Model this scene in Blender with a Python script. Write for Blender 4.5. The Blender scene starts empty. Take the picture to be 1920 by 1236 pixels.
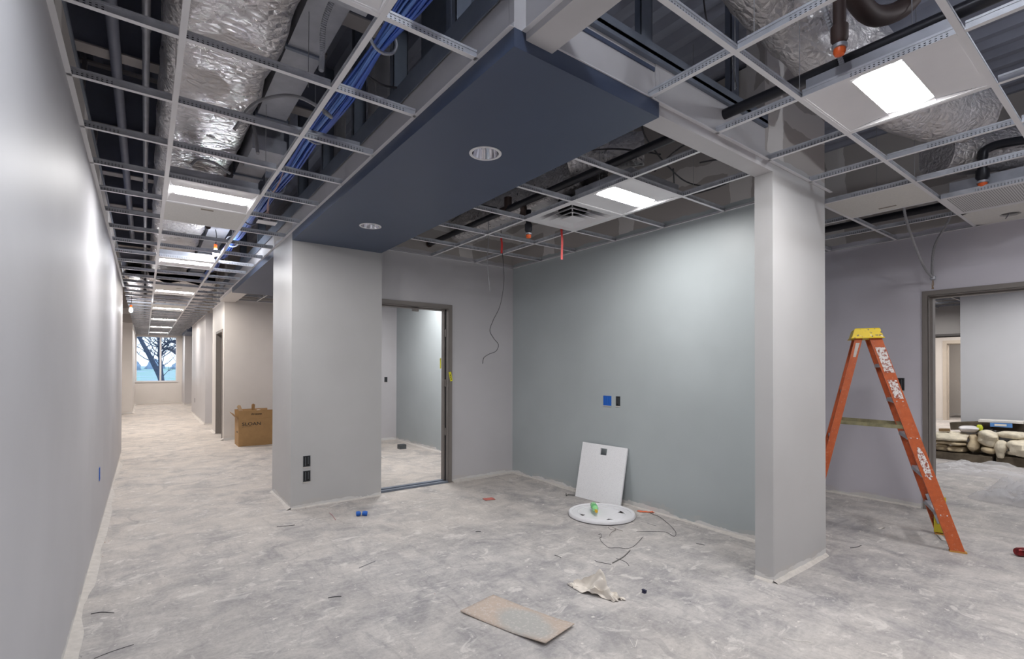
import bpy, math, random
from mathutils import Vector, Matrix, noise
random.seed(7)
R = random.uniform
S = bpy.context.scene
COL = S.collection
V = Vector

# ------------------------------------------------------------------ camera
YAW, PIT, ROL, CH, FPX, V0 = .6401, .0083, .002, 1.3896, 924.97, 685.4
_s, _c = math.sin(YAW), math.cos(YAW)
_F = V((_s, _c, 0)); _R = V((_c, -_s, 0)); _Z = V((0, 0, 1))
_F1 = _F*math.cos(PIT)+_Z*math.sin(PIT); _U1 = -_F*math.sin(PIT)+_Z*math.cos(PIT)
_X = _R*math.cos(ROL)+_U1*math.sin(ROL); _Y = -_R*math.sin(ROL)+_U1*math.cos(ROL)
cam = bpy.data.objects.new('camera', bpy.data.cameras.new('camera'))
COL.objects.link(cam)
cam.data.lens = FPX/1920*36; cam.data.sensor_width = 36; cam.data.sensor_fit = 'HORIZONTAL'
cam.data.shift_y = (V0-618)/1920
cam.data.clip_start = .02; cam.data.clip_end = 300
M = Matrix((_X, _Y, -_F1)).transposed().to_4x4(); M.translation = (0, 0, CH)
cam.matrix_world = M
S.camera = cam

# ------------------------------------------------------------------ world and exposure
w = bpy.data.worlds.new('sky'); S.world = w; w.use_nodes = True
bg = w.node_tree.nodes['Background']
bg.inputs[0].default_value = (.74, .86, 1.0, 1); bg.inputs[1].default_value = 1.6
S.view_settings.view_transform = 'Standard'; S.view_settings.look = 'None'
S.view_settings.exposure = 0.47; S.view_settings.gamma = 1; S.view_settings.use_curve_mapping = False
LAMP = 72.0                              # radiance of a troffer lens
COOL = (.90, .95, 1.0); NEUT = (1.0, .985, .975); WARM = (1.0, .93, .86)

# ------------------------------------------------------------------ sizes of the place
H = 2.747          # underside of the ceiling grid
G = .6096          # grid module
ZD = 3.95          # metal deck
ZS = 2.67          # underside of the blue soffit

# ------------------------------------------------------------------ helpers
def lin(r, g, b):
    f = lambda c: (c/255/12.92) if c/255 <= .04045 else ((c/255+.055)/1.055)**2.4
    return (f(r), f(g), f(b), 1)

class N:
    """tiny node helper"""
    def __init__(s, name):
        s.m = bpy.data.materials.new(name); s.m.use_nodes = True
        s.t = s.m.node_tree; s.b = s.t.nodes['Principled BSDF']
    def n(s, typ, **k):
        o = s.t.nodes.new(typ)
        for a, v in k.items(): setattr(o, a, v)
        return o
    def set(s, sock, v):
        if isinstance(v, bpy.types.NodeSocket): s.t.links.new(v, sock)
        else: sock.default_value = v
    def math(s, op, a, b=0., c=0., clamp=False):
        o = s.n('ShaderNodeMath', operation=op, use_clamp=clamp)
        for i, x in enumerate((a, b, c)): s.set(o.inputs[i], x)
        return o.outputs[0]
    def noise(s, vec, scale, detail=4, rough=.55, dist=0.):
        o = s.n('ShaderNodeTexNoise')
        s.set(o.inputs['Vector'], vec)
        for k, v in (('Scale', scale), ('Detail', detail), ('Roughness', rough), ('Distortion', dist)): o.inputs[k].default_value = v
        return o.outputs['Fac']
    def mix(s, f, a, b):
        o = s.n('ShaderNodeMix', data_type='RGBA')
        s.set(o.inputs['Factor'], f); s.set(o.inputs['A'], a); s.set(o.inputs['B'], b)
        return [x for x in o.outputs if x.type == 'RGBA'][0]
    def ramp(s, f, lo, hi):
        o = s.n('ShaderNodeMapRange'); o.clamp = True
        s.set(o.inputs[0], f); s.set(o.inputs[1], lo); s.set(o.inputs[2], hi)
        return o.outputs[0]
    def pos(s): return s.n('ShaderNodeNewGeometry').outputs['Position']
    def sep(s, v):
        o = s.n('ShaderNodeSeparateXYZ'); s.set(o.inputs[0], v); return o.outputs
    def scale(s, v, k):
        o = s.n('ShaderNodeVectorMath', operation='MULTIPLY'); s.set(o.inputs[0], v); o.inputs[1].default_value = k
        return o.outputs[0]
    def bump(s, h, strength=.2, dist=.01):
        o = s.n('ShaderNodeBump'); o.inputs['Strength'].default_value = strength; o.inputs['Distance'].default_value = dist
        s.set(o.inputs['Height'], h); s.t.links.new(o.outputs[0], s.b.inputs['Normal'])
    def out(s, col=None, rough=None, metal=None, **k):
        if col is not None: s.set(s.b.inputs['Base Color'], col)
        if rough is not None: s.set(s.b.inputs['Roughness'], rough)
        if metal is not None: s.set(s.b.inputs['Metallic'], metal)
        for a, v in k.items(): s.set(s.b.inputs[a.replace('_', ' ')], v)
        return s.m

def plain(name, rgb, rough=.5, metal=0., var=.06, vs=6., bump=0.):
    """a colour with a little procedural unevenness"""
    q = N(name); p = q.pos(); f = q.noise(p, vs, 5)
    c = lin(*rgb); d = tuple(x*(1-var*2.5) for x in c[:3])+(1,)
    if bump: q.bump(q.noise(p, vs*9, 3), bump, .004)
    return q.out(q.mix(q.ramp(f, .3, .75), c, d), rough, metal)

def paint(name, rgb, rough=.45, band=True, spec=.4):
    """painted drywall: white unpainted strip at the foot, raw board with filled joints above the ceiling line"""
    q = N(name); p = q.pos(); x, y, z = q.sep(p)
    c = lin(*rgb); d = tuple(v*.93 for v in c[:3])+(1,)
    col = q.mix(q.ramp(q.noise(p, 1.3, 3), .35, .7), c, d)
    if band:
        nz = q.noise(q.scale(p, (3.2, 3.2, 9)), 1., 5, .6)
        edge = q.math('MULTIPLY_ADD', nz, .15, -.035)
        col = q.mix(q.math('LESS_THAN', z, edge), col, lin(212, 211, 210))
        edge2 = q.math('ADD', edge, .035)
        smear = q.math('MULTIPLY', q.math('LESS_THAN', z, edge2), q.ramp(q.noise(p, 5, 4), .4, .7))
        col = q.mix(q.math('MULTIPLY', smear, .35), col, lin(196, 186, 176))
    h = q.math('ADD', x, y)
    fr = q.math('FRACT', q.math('ADD', q.math('DIVIDE', h, 1.22), q.math('MULTIPLY', q.noise(p, 4, 3), .10)))
    st = q.math('LESS_THAN', fr, .17)
    hz = q.math('MULTIPLY', q.math('GREATER_THAN', z, q.math('MULTIPLY_ADD', q.noise(p, 3, 3), .2, 2.98)), q.math('LESS_THAN', z, q.math('MULTIPLY_ADD', q.noise(p, 2.3, 3), .25, 3.12)))
    raw = q.mix(q.math('MAXIMUM', st, hz), lin(178, 172, 168), lin(214, 210, 207))
    top = q.math('GREATER_THAN', z, q.math('MULTIPLY_ADD', q.noise(p, 6, 3), .06, 2.775))
    col = q.mix(top, col, raw)
    q.bump(q.noise(p, 260, 2), .03, .002)
    return q.out(col, q.math('MULTIPLY_ADD', top, .3, rough), Specular_IOR_Level=spec)

class MB:
    """collects shapes; build() links them as one mesh object"""
    def __init__(s, M=None): s.v = []; s.f = []; s.m = []; s.mi = 0; s.M = M
    def add(s, vs, fs):
        b = len(s.v)
        s.v += [(s.M @ V(p)) if s.M else V(p) for p in vs]
        s.f += [tuple(i+b for i in f) for f in fs]; s.m += [s.mi]*len(fs)
        return s
    def mat(s, i): s.mi = i; return s
    def box(s, x0, x1, y0, y1, z0, z1):
        return s.add([(x, y, z) for z in (z0, z1) for y in (y0, y1) for x in (x0, x1)],
                     [(0, 2, 3, 1), (4, 5, 7, 6), (0, 1, 5, 4), (2, 6, 7, 3), (0, 4, 6, 2), (1, 3, 7, 5)])
    def bar(s, p, q, w, h, up=(0, 0, 1)):
        p, q = V(p), V(q); d = (q-p).normalized(); sd = d.cross(V(up)).normalized(); u = sd.cross(d)
        vs = [e+sd*a*w/2+u*b*h/2 for e in (p, q) for b in (-1, 1) for a in (-1, 1)]
        return s.add(vs, [(0, 1, 3, 2), (4, 6, 7, 5), (0, 4, 5, 1), (2, 3, 7, 6), (0, 2, 6, 4), (1, 5, 7, 3)])
    def tube(s, pts, r, n=8, cap=True):
        pts = [V(p) for p in pts]; k = len(pts); rs = r if isinstance(r, (list, tuple)) else [r]*k
        t0 = (pts[1]-pts[0]).normalized()
        a = t0.cross(V((0, 0, 1)))
        if a.length < .1: a = t0.cross(V((1, 0, 0)))
        a.normalize(); vs = []
        for i in range(k):
            t = (pts[min(i+1, k-1)]-pts[max(i-1, 0)]).normalized()
            a = (a-t*a.dot(t)).normalized(); b = t.cross(a)
            vs += [pts[i]+(a*math.cos(2*math.pi*j/n)+b*math.sin(2*math.pi*j/n))*rs[i] for j in range(n)]
        fs = [(i*n+j, i*n+(j+1) % n, (i+1)*n+(j+1) % n, (i+1)*n+j) for i in range(k-1) for j in range(n)]
        if cap: fs += [tuple(range(n))[::-1], tuple(range((k-1)*n, k*n))]
        return s.add(vs, fs)
    def lathe(s, prof, n=20, o=(0, 0, 0), ax=(0, 0, 1), cap=False):
        o, ax = V(o), V(ax).normalized(); a = ax.cross(V((0, 0, 1)))
        if a.length < .1: a = V((1, 0, 0))
        a.normalize(); b = ax.cross(a); vs = []
        for r, z in prof: vs += [o+ax*z+(a*math.cos(2*math.pi*j/n)+b*math.sin(2*math.pi*j/n))*r for j in range(n)]
        k = len(prof)
        fs = [(i*n+j, i*n+(j+1) % n, (i+1)*n+(j+1) % n, (i+1)*n+j) for i in range(k-1) for j in range(n)]
        if cap: fs += [tuple(range(n))[::-1], tuple(range((k-1)*n, k*n))]
        return s.add(vs, fs)
    def prism(s, poly, y0, y1):
        """polygon in x,z pushed along y"""
        n = len(poly)
        return s.add([(x, y, z) for y in (y0, y1) for x, z in poly],
                     [tuple(range(n)), tuple(range(2*n-1, n-1, -1))]+[(i, i+n, (i+1) % n+n, (i+1) % n) for i in range(n)])
    def surf(s, fn, nu, nv):
        vs = [fn(i/nu, j/nv) for j in range(nv+1) for i in range(nu+1)]
        return s.add(vs, [(j*(nu+1)+i, j*(nu+1)+i+1, (j+1)*(nu+1)+i+1, (j+1)*(nu+1)+i) for j in range(nv) for i in range(nu)])
    def build(s, name, mats, parent=None, smooth=False, solid=0., sub=0):
        lo = V((min(p[i] for p in s.v) for i in range(3))); hi = V((max(p[i] for p in s.v) for i in range(3)))
        o = V(((lo.x+hi.x)/2, (lo.y+hi.y)/2, lo.z))
        me = bpy.data.meshes.new(name)
        me.from_pydata([p-o for p in s.v], [], s.f)
        for m in (mats if isinstance(mats, (list, tuple)) else [mats]): me.materials.append(m)
        me.polygons.foreach_set('material_index', s.m)
        if smooth:
            me.polygons.foreach_set('use_smooth', [True]*len(s.f)); me.set_sharp_from_angle(angle=math.radians(40))
        me.update()
        ob = bpy.data.objects.new(name, me); COL.objects.link(ob)
        if parent: ob.parent = parent; ob.location = o-WL[parent]
        else: ob.location = o
        WL[ob] = o
        if solid: k = ob.modifiers.new('thickness', 'SOLIDIFY'); k.thickness = solid; k.offset = 0
        if sub: k = ob.modifiers.new('smooth', 'SUBSURF'); k.levels = sub; k.render_levels = sub
        return ob
WL = {}
NTH = ['first', 'second', 'third', 'fourth', 'fifth', 'sixth', 'seventh', 'eighth', 'ninth', 'tenth', 'eleventh', 'twelfth', 'thirteenth', 'fourteenth', 'fifteenth', 'sixteenth', 'seventeenth', 'eighteenth', 'nineteenth', 'twentieth']
def tag(o, label=None, cat=None, group=None, kind=None):
    for k, v in (('label', label), ('category', cat), ('group', group), ('kind', kind)):
        if v: o[k] = v
    return o
def thing(name, loc, label, cat, group=None):
    o = bpy.data.objects.new(name, None); COL.objects.link(o); o.location = loc; o.empty_display_size = .1
    WL[o] = V(loc); return tag(o, label, cat, group)
def struct(mb, name, mats, label=None, parent=None, **k):
    o = mb.build(name, mats, parent, **k)
    if not parent: tag(o, label, None, None, 'structure')
    return o
def copy_tree(o, parent=None, loc=None, label=None):
    c = o.copy(); COL.objects.link(c); c.parent = parent
    WL[c] = WL[o]
    if loc is not None: c.location = loc; WL[c] = V(loc)
    if label: c['label'] = label
    for ch in list(o.children): copy_tree(ch, c)
    return c
def box(x0, x1, y0, y1, z0, z1): return MB().box(x0, x1, y0, y1, z0, z1)
def smooth_path(pts, k=6):
    """Catmull-Rom through points"""
    P = [V(p) for p in pts]; P = [P[0]*2-P[1]]+P+[P[-1]*2-P[-2]]; o = []
    for i in range(1, len(P)-2):
        a, b, c, d = P[i-1:i+3]
        for j in range(k):
            t = j/k
            o.append(.5*((2*b)+(c-a)*t+(2*a-5*b+4*c-d)*t*t+(3*b-a-3*c+d)*t**3))
    o.append(P[-2]); return o

# ------------------------------------------------------------------ materials
M_WALL = paint('painted_drywall_grey', (193, 191, 194), .42)
M_LEFT = paint('painted_drywall_eggshell', (188, 187, 191), .52, spec=.25)
M_PIER = paint('painted_drywall_light_grey', (188, 187, 187), .45)
M_GREEN = paint('painted_drywall_sage', (172, 179, 181), .42)
M_RWALL = paint('painted_drywall_lilac_grey', (200, 197, 206), .45)
M_WARMW = paint('painted_drywall_warm', (214, 209, 205), .45)
M_BLUE = plain('navy_paint', (68, 79, 102), .42, var=.04, vs=2)
M_WHITE = plain('white_enamel', (226, 225, 228), .38, var=.02)
M_TILE = plain('acoustic_tile_white', (222, 220, 216), .9, var=.04, vs=90, bump=.3)
M_GALV = plain('galvanised_steel', (178, 180, 188), .42, .4, var=.1, vs=9)
M_STEEL = plain('dull_steel_framing', (128, 136, 150), .45, .35, var=.12, vs=4)
M_DARK = plain('dark_painted_steel', (150, 154, 170), .55, .1, var=.1, vs=3)
M_JOIST = plain('primed_joist_steel', (196, 190, 188), .6, .1, var=.1, vs=3)
M_BLACK = plain('black_pipe', (42, 42, 48), .38, .3, var=.1)
M_RUST = plain('cast_fitting_brown', (70, 54, 50), .6, .2, var=.1)
M_TAUPE = plain('taupe_door_frame', (124, 118, 114), .45, var=.03)
M_SLOT = plain('black_and_recess_shade', (22, 22, 25), .8, var=.02)  # black parts, and shade painted into holes, grooves and open boxes
M_ORANGE = plain('orange_cap_plastic', (240, 104, 40), .4, var=.04)
M_REDTAPE = plain('red_ribbon', (214, 60, 58), .5, var=.04)
M_RED = plain('red_wire', (160, 40, 48), .5)
M_YELLOW = plain('yellow_tape', (226, 220, 40), .5, var=.05, vs=30)
M_INK = plain('printed_ink', (40, 36, 34), .7, var=.02)
M_BLUEBOX = plain('blue_plastic_box', (24, 96, 190), .4, var=.05)
M_GREYBOX = plain('grey_steel_box', (92, 96, 100), .45, .5, var=.1, vs=20)
M_WIREB = plain('dark_wire', (52, 50, 54), .5)
M_WIREG = plain('grey_wire', (150, 150, 154), .45)
M_CABLE = [plain('blue_cable_%d' % i, c, .4, var=.05) for i, c in enumerate(((52, 92, 190), (66, 110, 206), (44, 78, 160), (96, 140, 220)))]
M_COMP = plain('joint_compound', (206, 200, 194), .9, var=.08, vs=25, bump=.4)
M_PVC = plain('white_pipe_jacket', (206, 205, 208), .5, var=.05)
M_CARD = plain('cardboard_brown', (168, 132, 88), .8, var=.06, vs=12)
M_CARDD = plain('cardboard_cut_edge', (214, 184, 148), .85, var=.06)
M_FASC = plain('painted_fascia', (196, 194, 196), .5, var=.05, vs=3)
M_FOAM = plain('white_foam', (232, 228, 222), .8, var=.03)

def foil():
    q = N('foil_insulation_facing'); p = q.pos()
    a = q.noise(q.scale(p, (6, 9, 16)), 1.6, 6, .6, 1.2)
    v = q.n('ShaderNodeTexVoronoi', feature='DISTANCE_TO_EDGE'); q.set(v.inputs['Vector'], q.scale(p, (8, 11, 9))); v.inputs['Scale'].default_value = 2.2
    hgt = q.math('ADD', q.math('MULTIPLY', a, .8), q.math('MULTIPLY', v.outputs[0], .7))
    q.bump(hgt, .75, .03)
    c = q.mix(q.ramp(q.noise(p, 3, 4), .35, .7), lin(222, 219, 220), lin(200, 195, 194))
    return q.out(c, q.math('MULTIPLY_ADD', q.noise(p, 9, 3), .25, .18), .72)
M_FOIL = foil()

def tee_web():
    q = N('tee_web_perforated'); p = q.pos(); x, y, z = q.sep(p)
    h = q.math('ADD', x, y)
    a = q.math('LESS_THAN', q.math('FRACT', q.math('DIVIDE', h, .018)), .42)
    zz = q.math('SUBTRACT', z, H)
    rows = q.math('LESS_THAN', q.math('FRACT', q.math('DIVIDE', q.math('SUBTRACT', zz, .008), .009)), .45)
    inz = q.math('MULTIPLY', q.math('GREATER_THAN', zz, .008), q.math('LESS_THAN', zz, .027))
    seg = q.math('FRACT', q.math('DIVIDE', h, G))
    ins = q.math('MULTIPLY', q.math('GREATER_THAN', seg, .18), q.math('LESS_THAN', seg, .78))
    hole = q.math('MULTIPLY', q.math('MULTIPLY', a, rows), q.math('MULTIPLY', inz, ins))
    c = q.mix(q.ramp(q.noise(p, 14, 3), .3, .7), lin(206, 208, 214), lin(182, 185, 192))
    return q.out(q.mix(hole, c, lin(30, 32, 38)), .4, .3)
M_WEB = tee_web()

def floor_mat():
    q = N('dusty_concrete'); p = q.pos(); x, y, z = q.sep(p)
    big = q.noise(p, .55, 6, .62, .4); mid = q.noise(p, 3.2, 8, .66, .6); fine = q.noise(p, 26, 6, .7)
    st = q.noise(q.scale(p, (2.2, 9, 1)), 1.6, 7, .68, 1.1); st2 = q.noise(q.scale(p, (11, 2.6, 1)), 1.1, 6, .66, 1.3)
    c = q.mix(q.ramp(mid, .34, .66), lin(136, 134, 136), lin(188, 183, 180))
    c = q.mix(q.math('MULTIPLY', q.ramp(st, .48, .72), .38), c, lin(204, 199, 194))
    c = q.mix(q.math('MULTIPLY', q.ramp(st2, .52, .70), .48), c, lin(118, 116, 121))
    c = q.mix(q.math('MULTIPLY', q.ramp(big, .42, .66), .40), c, lin(198, 189, 180))
    far = q.math('MULTIPLY', q.ramp(y, 3.2, 6.5), q.ramp(mid, .25, .6))  # warmer far floor: beige dust, with some of the warm lamplight painted in
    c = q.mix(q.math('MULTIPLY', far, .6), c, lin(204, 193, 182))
    grit = q.noise(p, 48, 8, .75)
    c = q.mix(q.math('MULTIPLY', q.ramp(grit, .52, .66), .28), c, lin(210, 206, 203))
    c = q.mix(q.math('MULTIPLY', q.ramp(grit, .48, .34), .28), c, lin(112, 110, 113))
    blot = q.noise(q.scale(p, (5, 7, 1)), 1.1, 6, .7, .8)
    c = q.mix(q.math('MULTIPLY', q.ramp(blot, .57, .64), .5), c, lin(218, 213, 208))
    c = q.mix(q.math('MULTIPLY', q.ramp(q.noise(p, 1.7, 5, .6, .7), .56, .70), .45), c, lin(122, 121, 126))
    sp = q.math('LESS_THAN', q.noise(q.scale(p, (9, 13, 1)), 1.4, 4, .65), .33)
    c = q.mix(q.math('MULTIPLY', sp, .6), c, lin(226, 221, 214))
    v = q.n('ShaderNodeTexVoronoi', feature='DISTANCE_TO_EDGE'); v.inputs['Scale'].default_value = .42
    wv = q.n('ShaderNodeVectorMath', operation='ADD'); q.set(wv.inputs[0], p)
    nn = q.n('ShaderNodeTexNoise'); nn.inputs['Scale'].default_value = 1.5; q.set(nn.inputs['Vector'], p); q.set(wv.inputs[1], nn.outputs['Color'])
    q.set(v.inputs['Vector'], wv.outputs[0])
    crack = q.math('MULTIPLY', q.math('LESS_THAN', v.outputs[0], .006), q.ramp(q.noise(p, 1.1, 2), .48, .6))
    c = q.mix(q.math('MULTIPLY', crack, .22), c, lin(104, 102, 106))
    q.bump(q.math('ADD', fine, mid), .12, .004)
    return q.out(c, q.math('MULTIPLY_ADD', mid, .25, .62))
M_FLOOR = floor_mat()

def emit(name, col, k):
    q = N(name); q.out((.9, .9, .9, 1), .4)
    q.b.inputs['Emission Color'].default_value = col+(1,); q.b.inputs['Emission Strength'].default_value = k
    return q.m
M_LENS = {'cool': emit('lit_lens_cool', COOL, LAMP*.5), 'neutral': emit('lit_lens_neutral', NEUT, LAMP), 'warm': emit('lit_lens_warm', WARM, LAMP*1.5)}
M_BULB = emit('lit_bulb', (.90, .94, 1.0), 300)

# ------------------------------------------------------------------ floor, deck and walls
FLOOR = struct(box(-6, 24, -6, 26, -.25, 0), 'floor', M_FLOOR, 'dusty bare concrete floor slab')

dk = MB(); P = []; x = -6.0                                    # corrugated deck, ribs along y
while x < 24: P += [(x, ZD), (x+.05, ZD-.05), (x+.11, ZD-.05), (x+.16, ZD)]; x += .2
P += [(24, ZD+.1), (-6, ZD+.1)]
dk.prism(P, -6, 26)
struct(dk, 'ceiling', M_DARK, 'ribbed dark metal roof deck above the open ceiling')
for i in range(20):                                            # steel joists across the building
    y = .35+i*1.24
    j = MB().box(-.44, 1.15, y-.06, y+.06, 3.40, 3.41).mat(1).box(-.44, 1.15, y-.008, y+.008, 3.41, ZD-.06).mat(0).box(-.44, 1.15, y-.06, y+.06, ZD-.07, ZD-.051)
    struct(j, 'trim_joist', [M_JOIST, M_DARK], '%s steel roof joist from the camera above the corridor' % NTH[i])

def wall(name, parts, mat, label):
    m = MB()
    for p in parts: m.box(*p)
    return struct(m, name, mat, label)
def skirt(parent, p, q, n, wmin=.02, wmax=.07):
    """uneven bead of joint compound and dust where a wall meets the floor"""
    p, q, n = V(p).to_3d(), V(q).to_3d(), V(n).to_3d(); L = (q-p).length; k = max(4, int(L/.07)); d = (q-p)/k; vs = []; fs = []
    sd = random.random()*50
    for i in range(k+1):
        a = p+d*i; ww = wmin+(wmax-wmin)*max(0, min(1, .5+1.3*noise.noise(V((sd+i*.11, 3.1, .5)))+.25*noise.noise(V((sd+i*.9, 8, 1)))))
        hh = .012+.014*abs(noise.noise(V((sd+i*.5, 1, 2))))
        vs += [a+V((0, 0, hh)), a+n*ww*.45+V((0, 0, hh*.7)), a+n*ww+V((0, 0, .0006))]
    for i in range(k): fs += [(3*i, 3*i+1, 3*i+4, 3*i+3), (3*i+1, 3*i+2, 3*i+5, 3*i+4)]
    MB().add(vs, fs).build('joint_compound', M_COMP, parent, smooth=True)

ZW = ZD-.051
wl = wall('wall_left', [(-.43, -.30, -5.5, 10.4, 0, 2.99)], M_LEFT, 'long grey eggshell corridor wall on the left')
skirt(wl, (-.3, .6, 0), (-.3, 10.4, 0), (1, 0, 0), .012, .055)
MB().box(-.44, -.29, -5.5, 10.4, 2.99, 3.02).build('top_track', M_STEEL, wl)
for i in range(9):
    y = 1.1+i*1.17
    MB().bar((-.40, y, 3.02), (-.40, y+.62, ZD-.09), .03, .05).build('brace_stud', M_JOIST, wl)
fl = MB(); P = []; y = -5.0                                    # fluted metal panel seen above the left wall
Pts = []
while y < 10.2: Pts += [(y, 0), (y+.045, 0), (y+.06, .03), (y+.09, .03)]; y += .105
vs = []
for yy, dx in Pts: vs += [(-.49+dx, yy, 2.7), (-.49+dx, yy, ZW)]
fl.add(vs, [(2*i, 2*i+2, 2*i+3, 2*i+1) for i in range(len(Pts)-1)])
struct(fl, 'wall_panel_left', plain('fluted_blue_grey_panel', (150, 158, 186), .5, .1, var=.1), 'fluted metal panel above the left corridor wall', solid=.004)
wall('wall_left_backing', [(-.8, -.6, -5.5, 10.28, 0, ZW)], M_DARK, 'dark backing behind the left wall')
wall('wall_left_recess', [(-3.2, -3.05, 10.4, 19.2, 0, ZW), (-3.2, -.43, 10.28, 10.4, 0, ZW)], M_WARMW, 'wall at the back of the left recess')
wp = wall('wall_left_far', [(-3.2, -.30, 19.2, 24.5, 0, ZW)], M_WARMW, 'far left wall corner near the window')
skirt(wp, (-3, 19.2, 0), (-.3, 19.2, 0), (0, -1, 0)); skirt(wp, (-.3, 19.2, 0), (-.3, 24.5, 0), (1, 0, 0))
# far wall with the window
WX0, WX1, WZ0, WZ1 = -.286, 1.062, .877, 2.70
wf = wall('wall_far', [(-3.2, WX0, 24.5, 24.7, 0, ZW), (WX1, 6.6, 24.5, 24.7, 0, ZW), (WX0, WX1, 24.5, 24.7, 0, WZ0), (WX0, WX1, 24.5, 24.7, WZ1, ZW)], M_WARMW, 'end wall of the corridor around the window')
skirt(wf, (-.3, 24.5, 0), (3, 24.5, 0), (0, -1, 0), .03, .1)
wall('wall_far_right', [(1.24, 3.0, 22.9, 24.5, 0, H)], M_WALL, 'pale wall return right of the far window')
# pier beside the first door
pr = wall('wall_pier', [(1.166, 2.095, 5.22, 6.11, 0, 2.96)], M_PIER, 'thick grey wall pier under the end of the blue soffit')
skirt(pr, (1.166, 5.22, 0), (2.095, 5.22, 0), (0, -1, 0), .012, .05); skirt(pr, (1.166, 5.22, 0), (1.166, 6.11, 0), (-1, 0, 0), .02, .08)
# alcove back wall with door opening
DX0, DX1, DH = 2.08, 2.995, 2.134
db = wall('wall_alcove_back', [(DX1, 3.985, 5.335, 5.46, 0, ZW), (2.0, DX1, 5.335, 5.46, DH, ZW)], M_WALL, 'grey alcove wall with the door opening')
skirt(db, (3.05, 5.335, 0), (3.985, 5.335, 0), (0, -1, 0), .03, .08)
gw = wall('wall_alcove_right', [(3.985, 4.11, 1.69, 5.46, 0, ZW)], M_GREEN, 'sage green alcove wall with two electrical boxes')
skirt(gw, (3.985, 1.69, 0), (3.985, 5.335, 0), (-1, 0, 0), .015, .06)
sb = wall('wall_stub', [(3.30, 4.11, 1.57, 1.69, 0, H+.05), (3.2, 4.11, 1.57, 1.69, H+.05, ZW)], M_PIER, 'short free standing grey wall stub beside the ladder')
skirt(sb, (3.30, 1.57, 0), (4.11, 1.57, 0), (0, -1, 0), .008, .032); skirt(sb, (3.30, 1.57, 0), (3.30, 1.69, 0), (-1, 0, 0), .006, .02)
wall('wall_header', [(2.08, 3.20, 1.57, 1.69, 2.695, 2.95), (3.20, 3.30, 1.57, 1.69, 2.695, H+.05)], M_FASC, 'drywall header from the soffit to the wall stub')
wall('wall_fascia_front', [(1.36, 2.08, 1.575, 1.59, H, 2.95), (1.166, 1.36, 1.556, 1.59, H, 2.96)], M_FASC, 'drywall fascia above the end of the soffit')
wall('wall_fascia_corridor', [(1.166, 1.18, 1.591, 5.22, H, 2.96), (1.166, 1.18, 6.11, 11.05, H, 2.96)], M_FASC, 'drywall fascia along the corridor above the soffit')
wall('wall_beam', [(1.225, 1.365, -5.4, 1.555, 2.717, 2.96)], M_FASC, 'boxed drywall beam running overhead from the soffit')
for nm, a in (('trim_track', (1.15, 1.28, 1.5, 11.0, 2.96, 3.01)), ('trim_track_front', (1.36, 3.2, 1.55, 1.70, 2.95, 2.99))):
    m = MB().box(*a)
    if nm == 'trim_track': m.box(1.15, 1.156, 1.5, 11.0, 2.90, 2.96)
    else: m.box(1.36, 3.2, 1.55, 1.556, 2.97, 3.03)
    struct(m, nm, M_STEEL, 'steel stud track on top of the drywall fascia')
def stud(x, y, k, w=.09, z0=2.99):
    m = MB().box(x, x+w, y, y+.004, z0, ZW).box(x, x+.004, y, y+.04, z0, ZW).box(x+w-.004, x+w, y, y+.04, z0, ZW)
    tag(m.build('steel_stud', M_STEEL), '%s upright steel stud from the camera above the %s fascia' % (NTH[k-1] if k < 8 else NTH[k-8], 'corridor' if k < 8 else 'front'), 'stud', 'steel studs above the fascia')
for i, (x, y) in enumerate(((1.17, 2.02), (1.17, 2.75), (1.17, 3.45), (1.17, 4.2), (1.17, 5.0), (1.17, 7.1), (1.17, 8.6), (2.0, 1.60), (2.85, 1.60))): stud(x, y, i+1)
# corridor right side beyond the niche
wall('wall_niche_back', [(1.24, 3.0, 11.05, 11.17, 0, ZW)], M_WARMW, 'warm grey niche wall behind the cardboard box')
D3A, D3B = 11.30, 12.29
wr = wall('wall_corridor_right', [(1.24, 1.36, 11.17, D3A, 0, ZW), (1.24, 1.36, D3B, 13.1, 0, ZW), (1.24, 1.36, D3A, D3B, DH, ZW)], M_WARMW, 'corridor wall with the narrow side door')
skirt(wr, (1.24, 11.05, 0), (1.24, 11.26, 0), (-1, 0, 0)); skirt(wr, (1.24, 12.3, 0), (1.24, 13.1, 0), (-1, 0, 0))
w2 = wall('wall_corridor_right_far', [(1.22, 3.0, 14.5, 18.9, 0, ZW)], M_WALL, 'corridor wall block near the far window')
skirt(w2, (1.22, 14.5, 0), (1.22, 18.9, 0), (-1, 0, 0))
wall('wall_side_rooms', [(3.0, 3.12, 11.05, 24.5, 0, ZW), (1.36, 3.0, 13.05, 13.17, 0, ZW)], M_WARMW, 'walls of the side rooms off the corridor')
wall('wall_niche_right', [(2.21, 2.30, 6.11, 11.05, 0, ZW), (2.095, 2.30, 6.05, 6.11, 0, ZW)], M_WALL, 'right wall of the niche')
wall('wall_niche_beam', [(1.166, 1.42, 9.42, 11.05, 2.70, H)], M_WARMW, 'drywall beam over the niche corner')
# room behind the first door
r2 = wall('wall_room_back', [(2.30, 4.2, 9.2, 9.32, 0, ZW)], M_WALL, 'grey back wall of the room behind the door')
skirt(r2, (2.30, 9.2, 0), (4.0, 9.2, 0), (0, -1, 0), .02, .06)
r3 = wall('wall_room_right', [(4.0, 4.12, 5.46, 9.3, 0, ZW)], M_GREEN, 'sage right wall of the room behind the door')
skirt(r3, (4.0, 5.46, 0), (4.0, 9.3, 0), (-1, 0, 0), .03, .09)
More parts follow.
